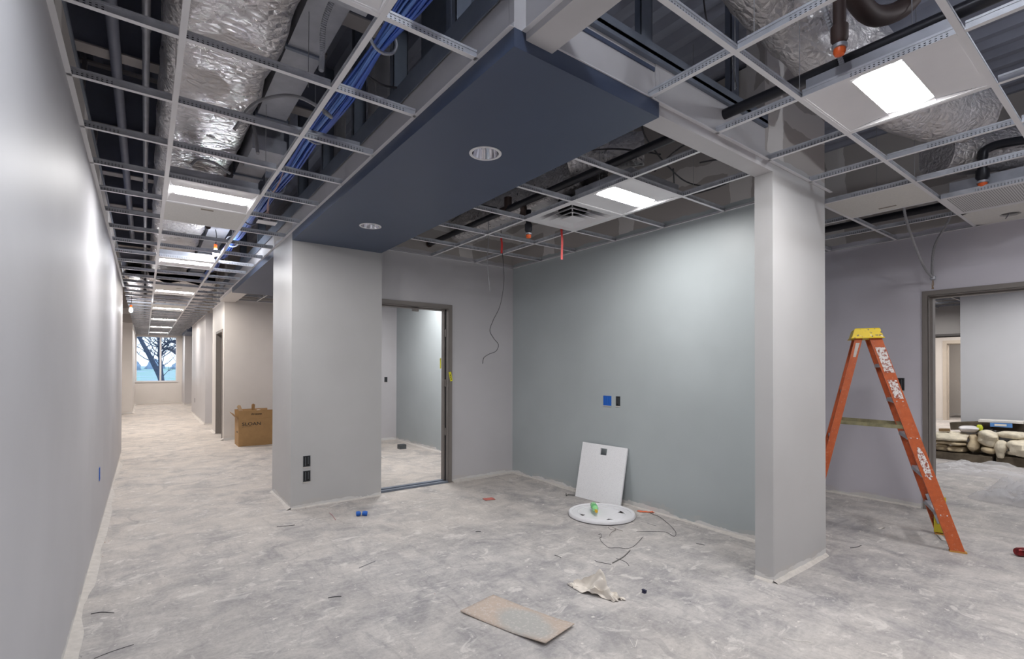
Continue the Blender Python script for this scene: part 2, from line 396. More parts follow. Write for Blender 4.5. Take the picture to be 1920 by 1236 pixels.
# wall behind the ladder, with a wide door opening, and what lies beyond
LX = 6.29; D2A, D2B = 1.467, -.40
lw = wall('wall_right', [(LX, LX+.13, D2A, 8, 0, ZW), (LX, LX+.13, -5.5, D2B, 0, ZW), (LX, LX+.13, D2B, D2A, DH, ZW)], M_RWALL, 'lilac grey wall behind the ladder with a wide door opening')
skirt(lw, (LX, 1.53, 0), (LX, 8, 0), (-1, 0, 0), .02, .08)
wall('wall_right_end', [(4.11, 6.29, 8, 8.12, 0, ZW)], M_RWALL, 'end wall of the passage behind the stub')
wall('wall_next_room', [(11.0, 11.12, -5.5, 2.148, 0, ZW)], paint('painted_drywall_white', (212, 213, 217), .45), 'white wall standing behind the insulation pile')
wall('wall_next_room_opening', [(14.0, 14.12, -5.5, 2.2, 0, ZW), (14.0, 14.12, 4.2, 8, 0, ZW), (14.0, 14.12, 2.2, 4.2, 2.13, ZW)], M_WARMW, 'warm wall with a cased opening beyond the next room')
wall('wall_last_room', [(18.0, 18.12, 3.85, 8, 0, ZW), (18.0, 18.12, -5.5, 3.0, 0, ZW), (18.0, 18.12, 3.0, 3.85, 2.18, ZW)], M_WARMW, 'warm wall with a pale door frame in the farthest room')
wall('wall_last_backing', [(20.5, 20.6, -5.5, 8, 0, ZW)], M_WARMW, 'farthest wall seen through two doorways')
wall('wall_outer', [(-6, 24, -5.62, -5.5, 0, ZW), (6.42, 24, 8, 8.12, 0, ZW), (23.9, 24, -5.5, 8, 0, ZW), (4.12, 6.6, 8.12, 8.2, 0, ZW)], M_WALL, 'outer walls behind the camera and beside the rooms')

# ------------------------------------------------------------------ blue soffits with downlights
def plate(m, x0, x1, y0, y1, z, holes, r):
    yc = y0
    for cx, cy in sorted(holes, key=lambda h: h[1]):
        a, b = cy-.13, cy+.13
        m.add([(x0, yc, z), (x1, yc, z), (x1, a, z), (x0, a, z)], [(0, 3, 2, 1)])
        m.add([(x0, a, z), (cx-.13, a, z), (cx-.13, b, z), (x0, b, z)], [(0, 3, 2, 1)])
        m.add([(cx+.13, a, z), (x1, a, z), (x1, b, z), (cx+.13, b, z)], [(0, 3, 2, 1)])
        vs = []
        for j in range(32):
            t = 2*math.pi*(j+.5)/32; k = .13/max(abs(math.cos(t)), abs(math.sin(t)))
            vs += [(cx+r*math.cos(t), cy+r*math.sin(t), z), (cx+k*math.cos(t), cy+k*math.sin(t), z)]
        for j in (3, 11, 19, 27):
            i = (2*j+1); sx = 1 if vs[i][0] > cx else -1; sy = 1 if vs[i][1] > cy else -1
            # square up the ring at its corners
            vs[i] = (cx+sx*.13, cy+sy*.13, z); vs[2*((j+1) % 32)+1] = (cx+sx*.13, cy+sy*.13, z)
        m.add(vs, [(2*j, 2*((j+1) % 32), 2*((j+1) % 32)+1, 2*j+1) for j in range(32)])
        yc = b
    m.add([(x0, yc, z), (x1, yc, z), (x1, y1, z), (x0, y1, z)], [(0, 3, 2, 1)])
def soffit(x0, x1, y0, y1, holes, name, label):
    m = MB(); plate(m, x0, x1, y0, y1, ZS, holes, .080)
    m.box(x0, x0+.014, y0, y1, ZS+.0005, H); m.box(x1-.014, x1, y0, y1, ZS+.0005, H)
    m.box(x0+.014, x1-.014, y0, y0+.014, ZS+.0005, H); m.box(x0+.014, x1-.014, y1-.014, y1, ZS+.0005, H)
    m.box(x0+.014, x1-.014, y0+.014, y1-.014, H+.16, H+.18)
    return struct(m, name, M_BLUE, label)
soffit(1.166, 2.085, 1.555, 5.22, [(1.61, 2.43), (1.61, 4.285)], 'ceiling_soffit', 'navy blue dropped soffit with two round downlights')
soffit(1.166, 2.21, 6.11, 9.42, [(1.80, 8.9)], 'ceiling_soffit_niche', 'second navy soffit over the niche further down the corridor')
soffit(1.16, 1.24, 20.2, 22.9, [], 'ceiling_soffit_far', 'small dark soffit beside the far window') if False else \
    struct(box(1.16, 3.0, 20.2, 22.9, ZS, H+.1), 'ceiling_soffit_far', M_BLUE, 'dark soffit at the far end beside the window')
M_ALZAK = plain('mirror_reflector', (235, 235, 240), .06, 1., var=.02)
def downlight(x, y, label):
    t = thing('recessed_downlight', (x, y, ZS-.004), label, 'downlight', 'round downlights in the blue soffits')
    o = (x, y, ZS)
    MB().lathe([(.079, .0), (.079, -.004), (.096, -.0035), (.096, -.0005), (.0795, -.0002)], 32, o).build('trim_ring', M_WHITE, t, True)
    m = MB().lathe([(.0785, -.002), (.074, .02), (.063, .06), (.05, .10)], 32, o)
    for j in range(24):
        a = 2*math.pi*j/24; m.tube([(x+.066*math.cos(a), y+.066*math.sin(a), ZS+.05), (x+.05*math.cos(a), y+.05*math.sin(a), ZS+.095)], .003, 4)
    m.build('reflector', M_ALZAK, t, True)
    MB().lathe([(.05, .10), (.05, .14), (.001, .14)], 20, o).build('lamp_socket', M_SLOT, t, True)
    MB().lathe([(.001, .06), (.018, .065), (.022, .09), (.014, .12), (.014, .139)], 14, o).build('bulb', plain('unlit_bulb', (225, 225, 228), .15, .3), t, True)
downlight(1.61, 2.43, 'mirrored round downlight in the blue soffit nearest the camera')
downlight(1.61, 4.285, 'round downlight in the blue soffit near the wall pier')
downlight(1.80, 8.9, 'round downlight in the second soffit over the niche')

# ------------------------------------------------------------------ suspended ceiling grids
TEE = {}
def tee_mesh(L, axis):
    k = (round(L, 4), axis)
    if k not in TEE:
        m = MB(Matrix.Rotation(math.pi/2, 4, 'Z') if axis == 'y' else None); a = L/2
        m.box(-a, a, -.012, .012, 0, .0012).mat(1).box(-a+.001, a-.001, -.0009, .0009, .0012, .032).box(-a+.001, a-.001, -.0035, .0035, .030, .040)
        o = m.build('tee', [M_WHITE, M_WEB]); TEE[k] = o.data; bpy.data.objects.remove(o); WL.pop(o, None) if False else None
    return TEE[k]
def tee(parent, name, axis, a0, a1, b, z=H):
    L = a1-a0; me = tee_mesh(L, axis); o = bpy.data.objects.new(name, me); COL.objects.link(o)
    c = V(((a0+a1)/2, b, z)) if axis == 'x' else V((b, (a0+a1)/2, z))
    o.parent = parent; o.location = c-WL[parent]; WL[o] = c; return o
def angle(parent, axis, a0, a1, b, side, z=H):
    """wall angle: flange sticks out from the wall on the given side"""
    m = MB(); f0, f1 = sorted((b, b+side*.022)); v0, v1 = sorted((b, b+side*.0015))
    if axis == 'y': m.box(f0, f1, a0, a1, z, z+.0012).box(v0, v1, a0, a1, z+.0012, z+.022)
    else: m.box(a0, a1, f0, f1, z, z+.0012).box(a0, a1, v0, v1, z+.0012, z+.022)
    return m.build('wall_angle', M_WHITE, parent)
MAIN = [.116, .725]; Y0 = 2.4275
g1 = thing('ceiling_grid', (.4, 8, H), 'open white suspended ceiling grid along the corridor', 'ceiling grid')
for x in MAIN:
    y = -4.6
    while y < 24.4: tee(g1, 'main_tee', 'y', y+.0005, min(y+3.6576, 24.48), x); y += 3.6576
for n in range(-8, 37):
    y = Y0+n*G
    if y > 24.45: break
    tee(g1, 'cross_tee', 'x', -.298, MAIN[0]-.0125, y); tee(g1, 'cross_tee', 'x', MAIN[0]+.0125, MAIN[1]-.0125, y)
    if y < 1.5: tee(g1, 'cross_tee', 'x', MAIN[1]+.0125, 1.215, y)
    else: tee(g1, 'cross_tee', 'x', MAIN[1]+.0125, 1.158 if y < 11.05 else 1.235 if y < 13.1 else 1.215, y)
angle(g1, 'y', -4.6, 10.4, -.30, 1); angle(g1, 'y', 1.555, 11.05, 1.166, -1); angle(g1, 'y', -4.6, 1.555, 1.225, -1)
angle(g1, 'y', 11.05, 13.1, 1.24, -1); angle(g1, 'y', 14.5, 18.9, 1.22, -1); angle(g1, 'y', 19.2, 24.5, -.30, 1); angle(g1, 'x', -.3, 1.6, 24.5, -1)
st = MB().bar((.12, 3.16, H+.055), (1.10, 3.12, H+.062), .024, .0015).mat(1).bar((.12, 3.16, H+.075), (1.10, 3.12, H+.082), .002, .04)
tag(st.build('loose_tee', [M_WHITE, M_GALV]), 'loose metal tee lying across the corridor grid beside the cable bundle', 'metal bar')

AX = [2.761, 3.371]; AY = [2.296+i*G for i in range(5)]
g2 = thing('ceiling_grid', (3.1, 3.5, H), 'open white suspended ceiling grid over the alcove', 'ceiling grid')
for x in AX: tee(g2, 'main_tee', 'y', 1.692, 5.333, x)
for y in AY:
    for a, b in ((2.09, AX[0]-.0125), (AX[0]+.0125, AX[1]-.0125), (AX[1]+.0125, 3.983)): tee(g2, 'cross_tee', 'x', a, b, y)
angle(g2, 'y', 1.69, 5.335, 3.985, -1); angle(g2, 'x', 2.1, 3.985, 5.335, -1); angle(g2, 'x', 2.1, 3.985, 1.69, 1)

RX = [2.015+i*G for i in range(7)]; RY = [1.115-i*G for i in range(9)]
g3 = thing('ceiling_grid', (4, 0, H), 'open white suspended ceiling grid above the ladder area', 'ceiling grid')
for y in RY: tee(g3, 'main_tee', 'x', 1.367, 4.4, y); tee(g3, 'main_tee', 'x', 4.401, 6.288, y)
for x in RX:
    tee(g3, 'cross_tee', 'y', RY[0]+.0125, 1.568 if x < 4.11 else 1.725-.0125, x)
    for i in range(8): tee(g3, 'cross_tee', 'y', RY[i+1]+.0125, RY[i]-.0125, x)
for i in range(9):
    y = 1.725+i*G; tee(g3, 'main_tee', 'x', 4.112, 6.288, y)
    for x in RX[4:]: tee(g3, 'cross_tee', 'y', y+.0125, y+G-.0125, x)
angle(g3, 'x', 1.365, 4.2, 1.57, -1); angle(g3, 'y', -4.6, 1.55, 1.365, 1); angle(g3, 'y', -4.6, 7.9, LX, -1)

g4 = thing('ceiling_grid', (10, 1, H), 'ceiling grid of the next room seen through the wide doorway', 'ceiling grid')
for i in range(12): tee(g4, 'main_tee', 'x', 6.43, 13.98, -2.4+i*G)
for i in range(12):
    x = 6.9+i*G
    tee(g4, 'cross_tee', 'y', -2.4, 5.5, x)
g5 = thing('ceiling_grid', (1.9, 10.2, H), 'ceiling grid over the corner of the niche', 'ceiling grid')
for y in (9.75, 10.36): tee(g5, 'main_tee', 'x', 1.43, 2.20, y)
for x in (1.80,): tee(g5, 'cross_tee', 'y', 9.43, 11.04, x)
angle(g5, 'x', 1.42, 2.21, 11.05, -1)

# ------------------------------------------------------------------ troffer lights, tiles, diffuser, grille
def troffer(lens, loc, label, group):
    t = thing('troffer_light', loc, label, 'ceiling light', group)
    o = V(loc); m = MB(Matrix.Translation(o)); h = .296; zt = .052; yl = .10
    for a, b, c, d in ((-h, h, -h, -h+.012), (-h, h, h-.012, h), (-h, -h+.012, -h+.012, h-.012), (h-.012, h, -h+.012, h-.012)): m.box(a, b, c, d, .0015, .004)
    m.build('frame', M_WHITE, t)
    m = MB(Matrix.Translation(o)); e = h-.012; yl = .098
    zr = lambda u: .004+.011*math.sin(max(0, min(1, u))*math.pi/2)            # shallow pan, deepest at the lens
    ends = lambda t: .235+.036*math.cos(t*math.pi/2)                          # lens is bowed at both ends, t = y/yl
    for sg in (-1, 1): m.surf(lambda u, v: ((2*v-1)*(e-.02*u), sg*(e-(e-yl)*u), zr(u)), 8, 1)
    for sg in (-1, 1): m.surf(lambda u, v: (lambda t, x0: (sg*(e-.02*(1-abs(t)*0)*v+(x0-e+.02)*v), yl*t, zr(v)))(2*u-1, ends(2*u-1)), 12, 5)
    for sg in (-1, 1): m.add([(sg*e, yl, .004), (sg*e, e, .004), (sg*(e-.02), yl, zr(1)), (sg*e, -yl, .004), (sg*e, -e, .004), (sg*(e-.02), -yl, zr(1))], [(0, 1, 2), (3, 5, 4)])
    for t0 in range(12):                                                     # thin wall of the lens recess
        for sg in (-1, 1):
            ta, tb = 2*t0/12-1, 2*(t0+1)/12-1
            m.add([(sg*ends(ta), yl*ta, .015), (sg*ends(tb), yl*tb, .015), (sg*ends(tb), yl*tb, .022), (sg*ends(ta), yl*ta, .022)], [(0, 1, 2, 3)])
    for sg in (-1, 1): m.add([(-ends(1), sg*yl, .015), (ends(1), sg*yl, .015), (ends(1), sg*yl, .022), (-ends(1), sg*yl, .022)], [(0, 1, 2, 3)])
    m.build('reflector', M_WHITE, t, True)
    m = MB(Matrix.Translation(o))
    m.surf(lambda u, v: ((2*v-1)*ends(2*u-1), yl*(2*u-1), .021), 12, 1)
    m.build('lens', lens, t, True)
    m = MB(Matrix.Translation(o)); m.box(-e, e, -e, e, .026, .095); m.build('housing', M_GALV, t)
    return t
ORD = ['nearest', 'second', 'third', 'fourth', 'fifth', 'sixth', 'seventh', 'eighth']
mx = (MAIN[0]+MAIN[1])/2
for kind, idx in (('cool', [-2]), ('neutral', [3, 8]), ('warm', [13, 18, 23, 28, 33])):
    first = None
    for n in idx:
        loc = (mx, Y0+(n+.5)*G, H); lb = 'lit square troffer light over the corridor, %s one from the camera' % ORD[(n+2)//5]
        if first is None: first = troffer(M_LENS[kind], loc, lb, 'troffer lights in a row along the corridor')
        else: copy_tree(first, None, loc, lb)
ra = troffer(M_LENS['neutral'], ((AX[0]+AX[1])/2, AY[0]+G/2, H), 'lit square troffer light over the alcove beside the air diffuser', None)
rb = troffer(M_LENS['neutral'], (RX[1]+G/2, RY[1]+G/2, H), 'lit square troffer light above the ladder area, largest in view', None)
for lb, loc in (('lit troffer light of the ladder area right of the frame', (RX[5]+G/2, RY[5]+G/2, H)),
                ('lit troffer light in the room behind the door', (3.35, 7.3, H)), ('lit troffer light in the next room by the doorway', (8.6, -.35, H)), ('added lit troffer light in the next room above the insulation pile', (9.2, 2.0, H)), ('added lit troffer light in the next room close to the white wall', (10.0, .5, H)), ('second, added lit troffer light in the room behind the door', (3.0, 6.4, H)), ('added lit troffer light right of the frame nearest the ladder', (RX[4]+G/2, RY[3]+G/2, H)),  # those labelled added are out of view, put in to brighten dim walls
                ('lit troffer light in the next room behind the white wall', (12.4, 3.1, H)), ('lit troffer light over the corridor behind the camera', (mx, Y0-6.5*G, H)),
                ('lit troffer light in the passage behind the stub', (RX[5]+G/2, 1.725+5.5*G, H))):
    copy_tree(rb, None, loc, lb)
for lb, loc in (('warm lit troffer light in the farthest room', (16.2, 3.6, H)), ('warm lit troffer light beyond the farthest doorway', (19.0, 2.6, H)), ('added second warm lit troffer light in the farthest room', (15.3, 4.4, H)), ('added third warm lit troffer light in the farthest room', (17.2, 2.2, H)), ('warm lit troffer light in the left recess', (-1.6, 14.5, H))):  # the second and third are added to brighten the farthest room
    q = copy_tree(first, None, loc, lb); del q['group']

def panel(cx, cy, label, name='ceiling_tile', sticker=None, hole=None, mat=M_TILE):
    t = thing(name, (cx, cy, H+.0015), label, 'ceiling tile')
    a = .297
    if hole:
        m = MB(); hx, hy, r = hole; z0 = H+.0015
        vs = []
        for j in range(24):
            q = 2*math.pi*(j+.5)/24; k = 1/max(abs(math.cos(q)), abs(math.sin(q)))
            for z in (z0, z0+.016): vs += [(hx+r*math.cos(q), hy+r*math.sin(q)*.9, z), (cx+a*max(-1, min(1, k*math.cos(q))), cy+a*max(-1, min(1, k*math.sin(q))), z)]
        fs = []
        for j in range(24):
            i, k = 4*j, 4*((j+1) % 24); fs += [(i, k, k+1, i+1), (i+2, i+3, k+3, k+2), (i, i+2, k+2, k)]
        m.add(vs, fs); m.build('board', mat, t)
        MB().tube(smooth_path([(hx+.02, hy, H+.10), (hx+.02, hy+.01, H+.02), (hx+.0, hy+.03, H-.03)]), .004, 6).build('wire_tail', M_WIREG, t)
    else: box(cx-a, cx+a, cy-a, cy+a, H+.0015, H+.017).build('board', mat, t)
    if sticker: box(*sticker, H-.0002, H+.0012).build('sticker', plain('beige_sticker', (146, 136, 124), .6), t)
    return t
panel(mx, Y0+4.5*G, 'white ceiling tile beside the second corridor light, with a small sticker', sticker=(.374, .467, 4.915, 4.95))
panel(mx, Y0+12.5*G, 'white ceiling tile just before the fourth corridor light', sticker=(.42, .50, 10.0, 10.05))
panel(mx, Y0+17.5*G, 'white ceiling tile just before the fifth corridor light')
panel((MAIN[1]+1.15)/2-.13, Y0+4.5*G+.0, 'narrow white tile edge in the corridor grid by the hanging device') if False else None
panel(RX[4]+G/2, 1.115+G/2, 'white ceiling tile with a grey sticker above the ladder', sticker=(4.94, 4.965, 1.36, 1.48))
panel(RX[6]+G/2-.003, RY[1]+G/2, 'white ceiling tile with a round hole beside the perforated grille', hole=(6.03, .845, .075))
def perf():
    q = N('perforated_white_metal'); p = q.pos(); x, y, z = q.sep(p)
    fx = q.math('FRACT', q.math('DIVIDE', x, .014)); fy = q.math('FRACT', q.math('DIVIDE', y, .014))
    d = q.math('ADD', q.math('POWER', q.math('SUBTRACT', fx, .5), 2.), q.math('POWER', q.math('SUBTRACT', fy, .5), 2.))
    return q.out(q.mix(q.math('LESS_THAN', d, .09), lin(214, 213, 214), lin(40, 40, 44)), .5)
t = thing('return_air_grille', (RX[5]+G/2, RY[1]+G/2, H), 'perforated white return air grille set in the grid', 'air grille')
cx, cy, a = RX[5]+G/2, RY[1]+G/2, .296
box(cx-a+.03, cx+a-.03, cy-a+.03, cy+a-.03, H+.004, H+.006).build('perforated_face', perf(), t)
m = MB()
for b in ((cx-a, cx+a, cy-a, cy-a+.03), (cx-a, cx+a, cy+a-.03, cy+a), (cx-a, cx-a+.03, cy-a+.03, cy+a-.03), (cx+a-.03, cx+a, cy-a+.03, cy+a-.03)): m.box(*b, H+.0015, H+.007)
m.build('frame', M_WHITE, t); box(cx-.25, cx+.25, cy-.25, cy+.25, H+.03, H+.13).build('plenum_box', M_GALV, t)
cx, cy = (AX[0]+AX[1])/2, AY[1]+G/2
t = thing('air_diffuser', (cx, cy, H-.03), 'square stepped white air diffuser beside the alcove light', 'air diffuser')
m = MB()
def sqring(m, a0, z0, a1, z1):
    vs = [(cx+sx*a, cy+sy*a, z) for a, z in ((a0, z0), (a1, z1)) for sx, sy in ((-1, -1), (1, -1), (1, 1), (-1, 1))]
    m.add(vs, [(i, (i+1) % 4, 4+(i+1) % 4, 4+i) for i in range(4)])
sqring(m, .296, H+.002, .25, H+.004); sqring(m, .25, H+.004, .15, H+.075)
m.build('pan', M_WHITE, t, solid=.0015)
for k, (a0, z0, a1, z1) in enumerate(((.205, H-.006, .125, H+.045), (.145, H-.014, .075, H+.03))):
    m = MB(); sqring(m, a0, z0, a1, z1); m.build('cone', M_WHITE, t, solid=.0015)
box(cx-.085, cx+.085, cy-.085, cy+.085, H-.016, H-.014).build('centre_plate', M_WHITE, t)
MB().lathe([(.13, 0), (.13, .10), (.002, .10)], 28, (cx, cy, H+.06)).build('neck', M_SLOT, t, True)
m = MB()
for sx, sy in ((-1, -1), (1, -1), (1, 1), (-1, 1)): m.bar((cx+sx*.06, cy+sy*.06, H-.012), (cx+sx*.14, cy+sy*.14, H+.07), .012, .002)
m.build('support_strut', M_WHITE, t)

# ------------------------------------------------------------------ door frames
def frame_y(name, label, x0, x1, y0, y1, fw=.05):
    """steel frame in a wall facing -y; opening x0..x1, wall y0..y1"""
    root = tag(bpy.data.objects.new(name, None), label, None, None, 'structure'); COL.objects.link(root); root.location = (x0, y0, 0); WL[root] = V((x0, y0, 0))
    for s, x in ((-1, x0), (1, x1)):
        m = MB(); f0, f1 = sorted((x, x+s*fw)); m.box(f0, f1, y0-.012, y0, 0, DH+fw)         # face
        a, b = sorted((x-s*.004, x+s*.003))
        m.box(a, b, y0-.012, y0+.045, 0, DH); m.box(min(x-s*.02, x-s*.004), max(x-s*.02, x-s*.004), y0+.075, y1+.012, 0, DH)
        j = m.build('jamb', M_TAUPE, root)
        box(min(x-s*.001, x+s*.004), max(x-s*.001, x+s*.004), y0+.045, y0+.075, 0, DH).build('channel', M_SLOT, j)
        if s > 0:
            for z in (.62, 1.22, 1.84): box(x-.012, x+.002, y0+.044, y0+.076, z-.045, z+.045).build('hinge_tab', M_TAUPE, j)
    m = MB().box(x0, x1, y0-.012, y0, DH, DH+fw).box(x0, x1, y0-.012, y1+.012, DH-.003, DH+.003).box(x0+.02, x1-.02, y0+.06, y1+.012, DH-.018, DH-.003)
    hd = m.build('head', M_TAUPE, root)
    box(x0+.46, x0+.53, y0+.03, y0+.07, DH-.055, DH-.018).build('bracket', M_TAUPE, hd)
    return root
d1 = frame_y('door_1', 'taupe steel door frame in the alcove wall without a door', DX0, DX1, 5.335, 5.46)
m = MB().mat(0).box(DX0, DX1, 5.335-.012, 5.335+.03, 0, .022).box(DX0, DX1, 5.335+.075, 5.46+.012, 0, .022).box(DX0, DX1, 5.36, 5.42, 0, .006)
m.build('sill_track', M_STEEL, d1)
m = MB(Matrix.Translation((3.022, 5.3205, 1.30)) @ Matrix.Rotation(-.22, 4, 'Y')); m.box(-.017, .017, -.001, .001, -.055, .06).mat(1)
for z in (-.03, -.005, .02): m.box(-.006, .006, -.0016, -.001, z-.007, z+.006)
m.build('caution_tag', [M_YELLOW, M_INK], d1)
box(2.968, 2.974, 5.478, 5.50, 1.40, 1.53).build('caution_tag', M_YELLOW, d1)
def frame_x(name, label, x0, x1, ya, yb, fw=.05, mat=M_TAUPE, back=False):
    """steel frame in a wall facing -x; opening ya..yb (yb<ya)"""
    root = tag(bpy.data.objects.new(name, None), label, None, None, 'structure'); COL.objects.link(root); root.location = (x0, ya, 0); WL[root] = V((x0, ya, 0))
    for s, y in ((1, ya), (-1, yb)):
        f0, f1 = sorted((y, y+s*fw)); g0, g1 = sorted((y-s*.004, y+s*.004)); k0, k1 = sorted((y-s*.02, y-s*.004))
        m = MB().box(x0-.012, x0, f0, f1, 0, DH+fw).box(x0-.012, x1+.012, g0, g1, 0, DH).box(x0+.055, x1+.012, k0, k1, 0, DH)
        m.build('jamb', mat, root)
    MB().box(x0-.012, x0, yb, ya, DH, DH+fw).box(x0-.012, x1+.012, yb, ya, DH-.004, DH+.004).box(x0+.055, x1+.012, yb+.02, ya-.02, DH-.02, DH-.004).build('head', mat, root)
    return root
frame_x('door_2', 'wide taupe steel door frame behind the ladder', LX, LX+.13, D2A, D2B)
frame_x('door_3', 'narrow taupe door frame in the corridor wall', 1.24, 1.36, D3B, D3A)
M_CREAM = plain('cream_door_frame', (196, 186, 174), .5, var=.03)
frame_x('door_4', 'pale cased opening beyond the next room', 14.0, 14.12, 4.15, 2.25, .05, M_TAUPE)
frame_x('door_5', 'cream door frame in the farthest room', 18.0, 18.12, 3.80, 3.05, .09, M_CREAM)
box(19.6, 19.72, 2.2, 3.9, 0, .85).build('x', M_SLOT) if False else None
t = tag(box(19.2, 19.8, 1.6, 3.62, .0, .82).build('low_cabinet', plain('dark_wood_veneer', (84, 74, 72), .5, var=.15, vs=14)), 'dark low cabinet seen through the farthest doorway', 'cabinet')

# ------------------------------------------------------------------ window and outdoors
rt = tag(bpy.data.objects.new('window_1', None), 'two pane white window at the end of the corridor', None, None, 'structure'); COL.objects.link(rt); rt.location = (.39, 24.5, WZ0); WL[rt] = V((.39, 24.5, WZ0))
fw = .035
m = MB().box(WX0, WX0+fw, 24.53, 24.62, WZ0, WZ1).box(WX1-fw, WX1, 24.53, 24.62, WZ0, WZ1).box(WX0+fw, WX1-fw, 24.53, 24.62, WZ0, WZ0+fw).box(WX0+fw, WX1-fw, 24.53, 24.62, WZ1-fw, WZ1)
m.build('window_frame', M_WHITE, rt); box(.485, .545, 24.535, 24.615, WZ0+fw, WZ1-fw).build('mullion', M_WHITE, rt)
q = N('window_glass'); gl = q.n('ShaderNodeBsdfGlossy'); gl.inputs['Roughness'].default_value = .02; tr = q.n('ShaderNodeBsdfTransparent'); tr.inputs[0].default_value = (.95, .97, .98, 1)
fr = q.n('ShaderNodeFresnel'); fr.inputs[0].default_value = 1.5; mxs = q.n('ShaderNodeMixShader'); q.t.links.new(fr.outputs[0], mxs.inputs[0]); q.t.links.new(tr.outputs[0], mxs.inputs[1]); q.t.links.new(gl.outputs[0], mxs.inputs[2])
q.t.links.new(mxs.outputs[0], q.t.nodes['Material Output'].inputs[0]); M_GLASS = q.m
box(WX0+fw, .485, 24.57, 24.576, WZ0+fw, WZ1-fw).build('pane', M_GLASS, rt); box(.545, WX1-fw, 24.57, 24.576, WZ0+fw, WZ1-fw).build('pane', M_GLASS, rt)
box(WX0-.03, WX1+.03, 24.46, 24.535, WZ0-.025, WZ0).build('window_sill', M_WHITE, rt)
gq = N('wet_winter_grass'); gp = gq.pos()
M_GRASS = gq.out(gq.mix(gq.ramp(gq.noise(gp, .25, 6, .6), .38, .62), lin(120, 168, 152), lin(150, 170, 190)), .9)
m = MB(); m.surf(lambda u, v: (-60+140*u, 25.5+110*v**1.5, -.7+2.6*v**2+.35*noise.noise(V((u*9, v*7, 1)))), 40, 24)
struct(m, 'ground_outside', M_GRASS, 'grassy ground outside the window', smooth=True)
M_BARK = plain('wet_bark', (74, 84, 108), .85, var=.15, vs=10)
def tree(trunks, label, n=46, sd=1):
    random.seed(sd); b = trunks[0][0][:3]; t = thing('bare_tree', b, label, 'tree')
    m = MB(); tw = MB()
    for pts in trunks:
        q = smooth_path([V(p[:3]) for p in pts], 4); r0, r1 = pts[0][3], pts[-1][3]
        m.tube(q, [r0+(r1-r0)*i/(len(q)-1) for i in range(len(q))], 10)
        for k in range(n//len(trunks)):
            i = random.randrange(int(len(q)*.3), len(q)); p = q[i]; d = V((R(-1, 1), R(-.4, .4), R(.0, 1.0))).normalized(); L = R(.5, 2.2); pp = [p]
            for j in range(5): d = (d+V((R(-.4, .4), R(-.2, .2), R(-.12, .35)))).normalized(); pp.append(pp[-1]+d*L/5)
            tw.tube(pp, [.022*(1-j/6)+.004 for j in range(6)], 5)
            for e in range(3):
                d2 = (d+V((R(-1, 1), R(-.3, .3), R(-.4, .8)))).normalized(); s0 = pp[random.randrange(2, 6)]
                tw.tube([s0, s0+d2*L*.25, s0+d2*L*.5+V((0, 0, .1))], [.012, .008, .004], 4)
    m.build('trunk', M_BARK, t, True); tw.build('branches', M_BARK, t, True)
    random.seed(11)
tree([[(.95, 34.2, -.8, 0.186), (.80, 34.2, .6, 0.149), (.35, 34.2, 1.8, 0.124), (-.35, 34.2, 3.4, 0.093), (-.9, 34.2, 5.0, 0.062)], [(.85, 34.2, .2, 0.124), (.72, 34.4, 1.6, 0.081), (.62, 34.6, 3.4, 0.062), (.5, 34.6, 5, 0.043)]], 'bare leaning tree outside the left pane of the window', 44, 3)
tree([[(1.35, 30, -.8, 0.211), (1.42, 30, .6, 0.161), (1.5, 30, 1.7, 0.130), (1.5, 30, 2.6, 0.112), (1.42, 30, 3.6, 0.087), (1.3, 30, 5, 0.062)], [(1.5, 30, 2.0, 0.087), (.9, 30.2, 2.4, 0.050), (.55, 30.3, 1.95, 0.031)], [(1.5, 30, 2.6, 0.074), (1.0, 30.2, 2.75, 0.043), (.6, 30.2, 2.3, 0.025)]], 'bare upright tree outside the right pane of the window', 44, 5)
M_BUSH = plain('distant_thicket', (140, 164, 192), .95, var=.2, vs=.6)  # bluish distance haze is put into this colour
random.seed(21)
for k in range(9):
    m = MB(); cx = -10+k*3.9; cy = 116+R(-4, 4); hgt = R(1.5, 2.6)
    m.surf(lambda u, v: (lambda a, c: (cx+1.6*math.cos(a)*math.cos(c)*(1+.3*noise.noise(V((u*9, v*6, k)))), cy+2*math.sin(a)*math.cos(c), 1.0+hgt*math.sin(c)*(1+.3*noise.noise(V((u*14, v*9, k+3))))))(2*math.pi*u, math.pi/2*v), 28, 12)
    tag(m.build('thicket', M_BUSH, smooth=True), 'hazy bluish thicket far outside the window', 'bush', 'thickets far outside the window')
random.seed(9)

# ------------------------------------------------------------------ services above the ceiling
def rect_duct(name, x0, x1, z0, z1, y0, y1, label, sd, mat=M_FOIL, amp=.022, taper=0.):
    """insulated duct along y, rounded corners, puckered foil"""
    t = thing(name, ((x0+x1)/2, y0, z0), label, 'duct'); n = 0; y = y0
    while y < y1-.2:
        L = min(1.45, y1-y); cx, cz = (x0+x1)/2, (z0+z1)/2; a, b = (x1-x0)/2, (z1-z0)/2
        def fn(u, v, y=y, L=L):
            th = 2*math.pi*u; e = .42
            c, s_ = math.cos(th), math.sin(th)
            px = a*math.copysign(abs(c)**e, c); pz = b*math.copysign(abs(s_)**e, s_)
            yy = y+L*v; w_ = 1-.05*(abs(2*v-1)**8)
            k = amp*(noise.noise(V((px*7, yy*5, pz*7+sd)))+.5*noise.noise(V((px*17, yy*15, pz*17+sd))))
            return (cx+px*w_+k*c, yy, cz+pz*w_+k*s_)
        MB().surf(fn, 40, 14).build('duct_section', mat, t, True); y += L; n += 1
    return t
rect_duct('foil_wrapped_duct', .065, .585, 3.05, 3.40, .4, 10.6, 'foil wrapped duct running above the corridor lights', 1)
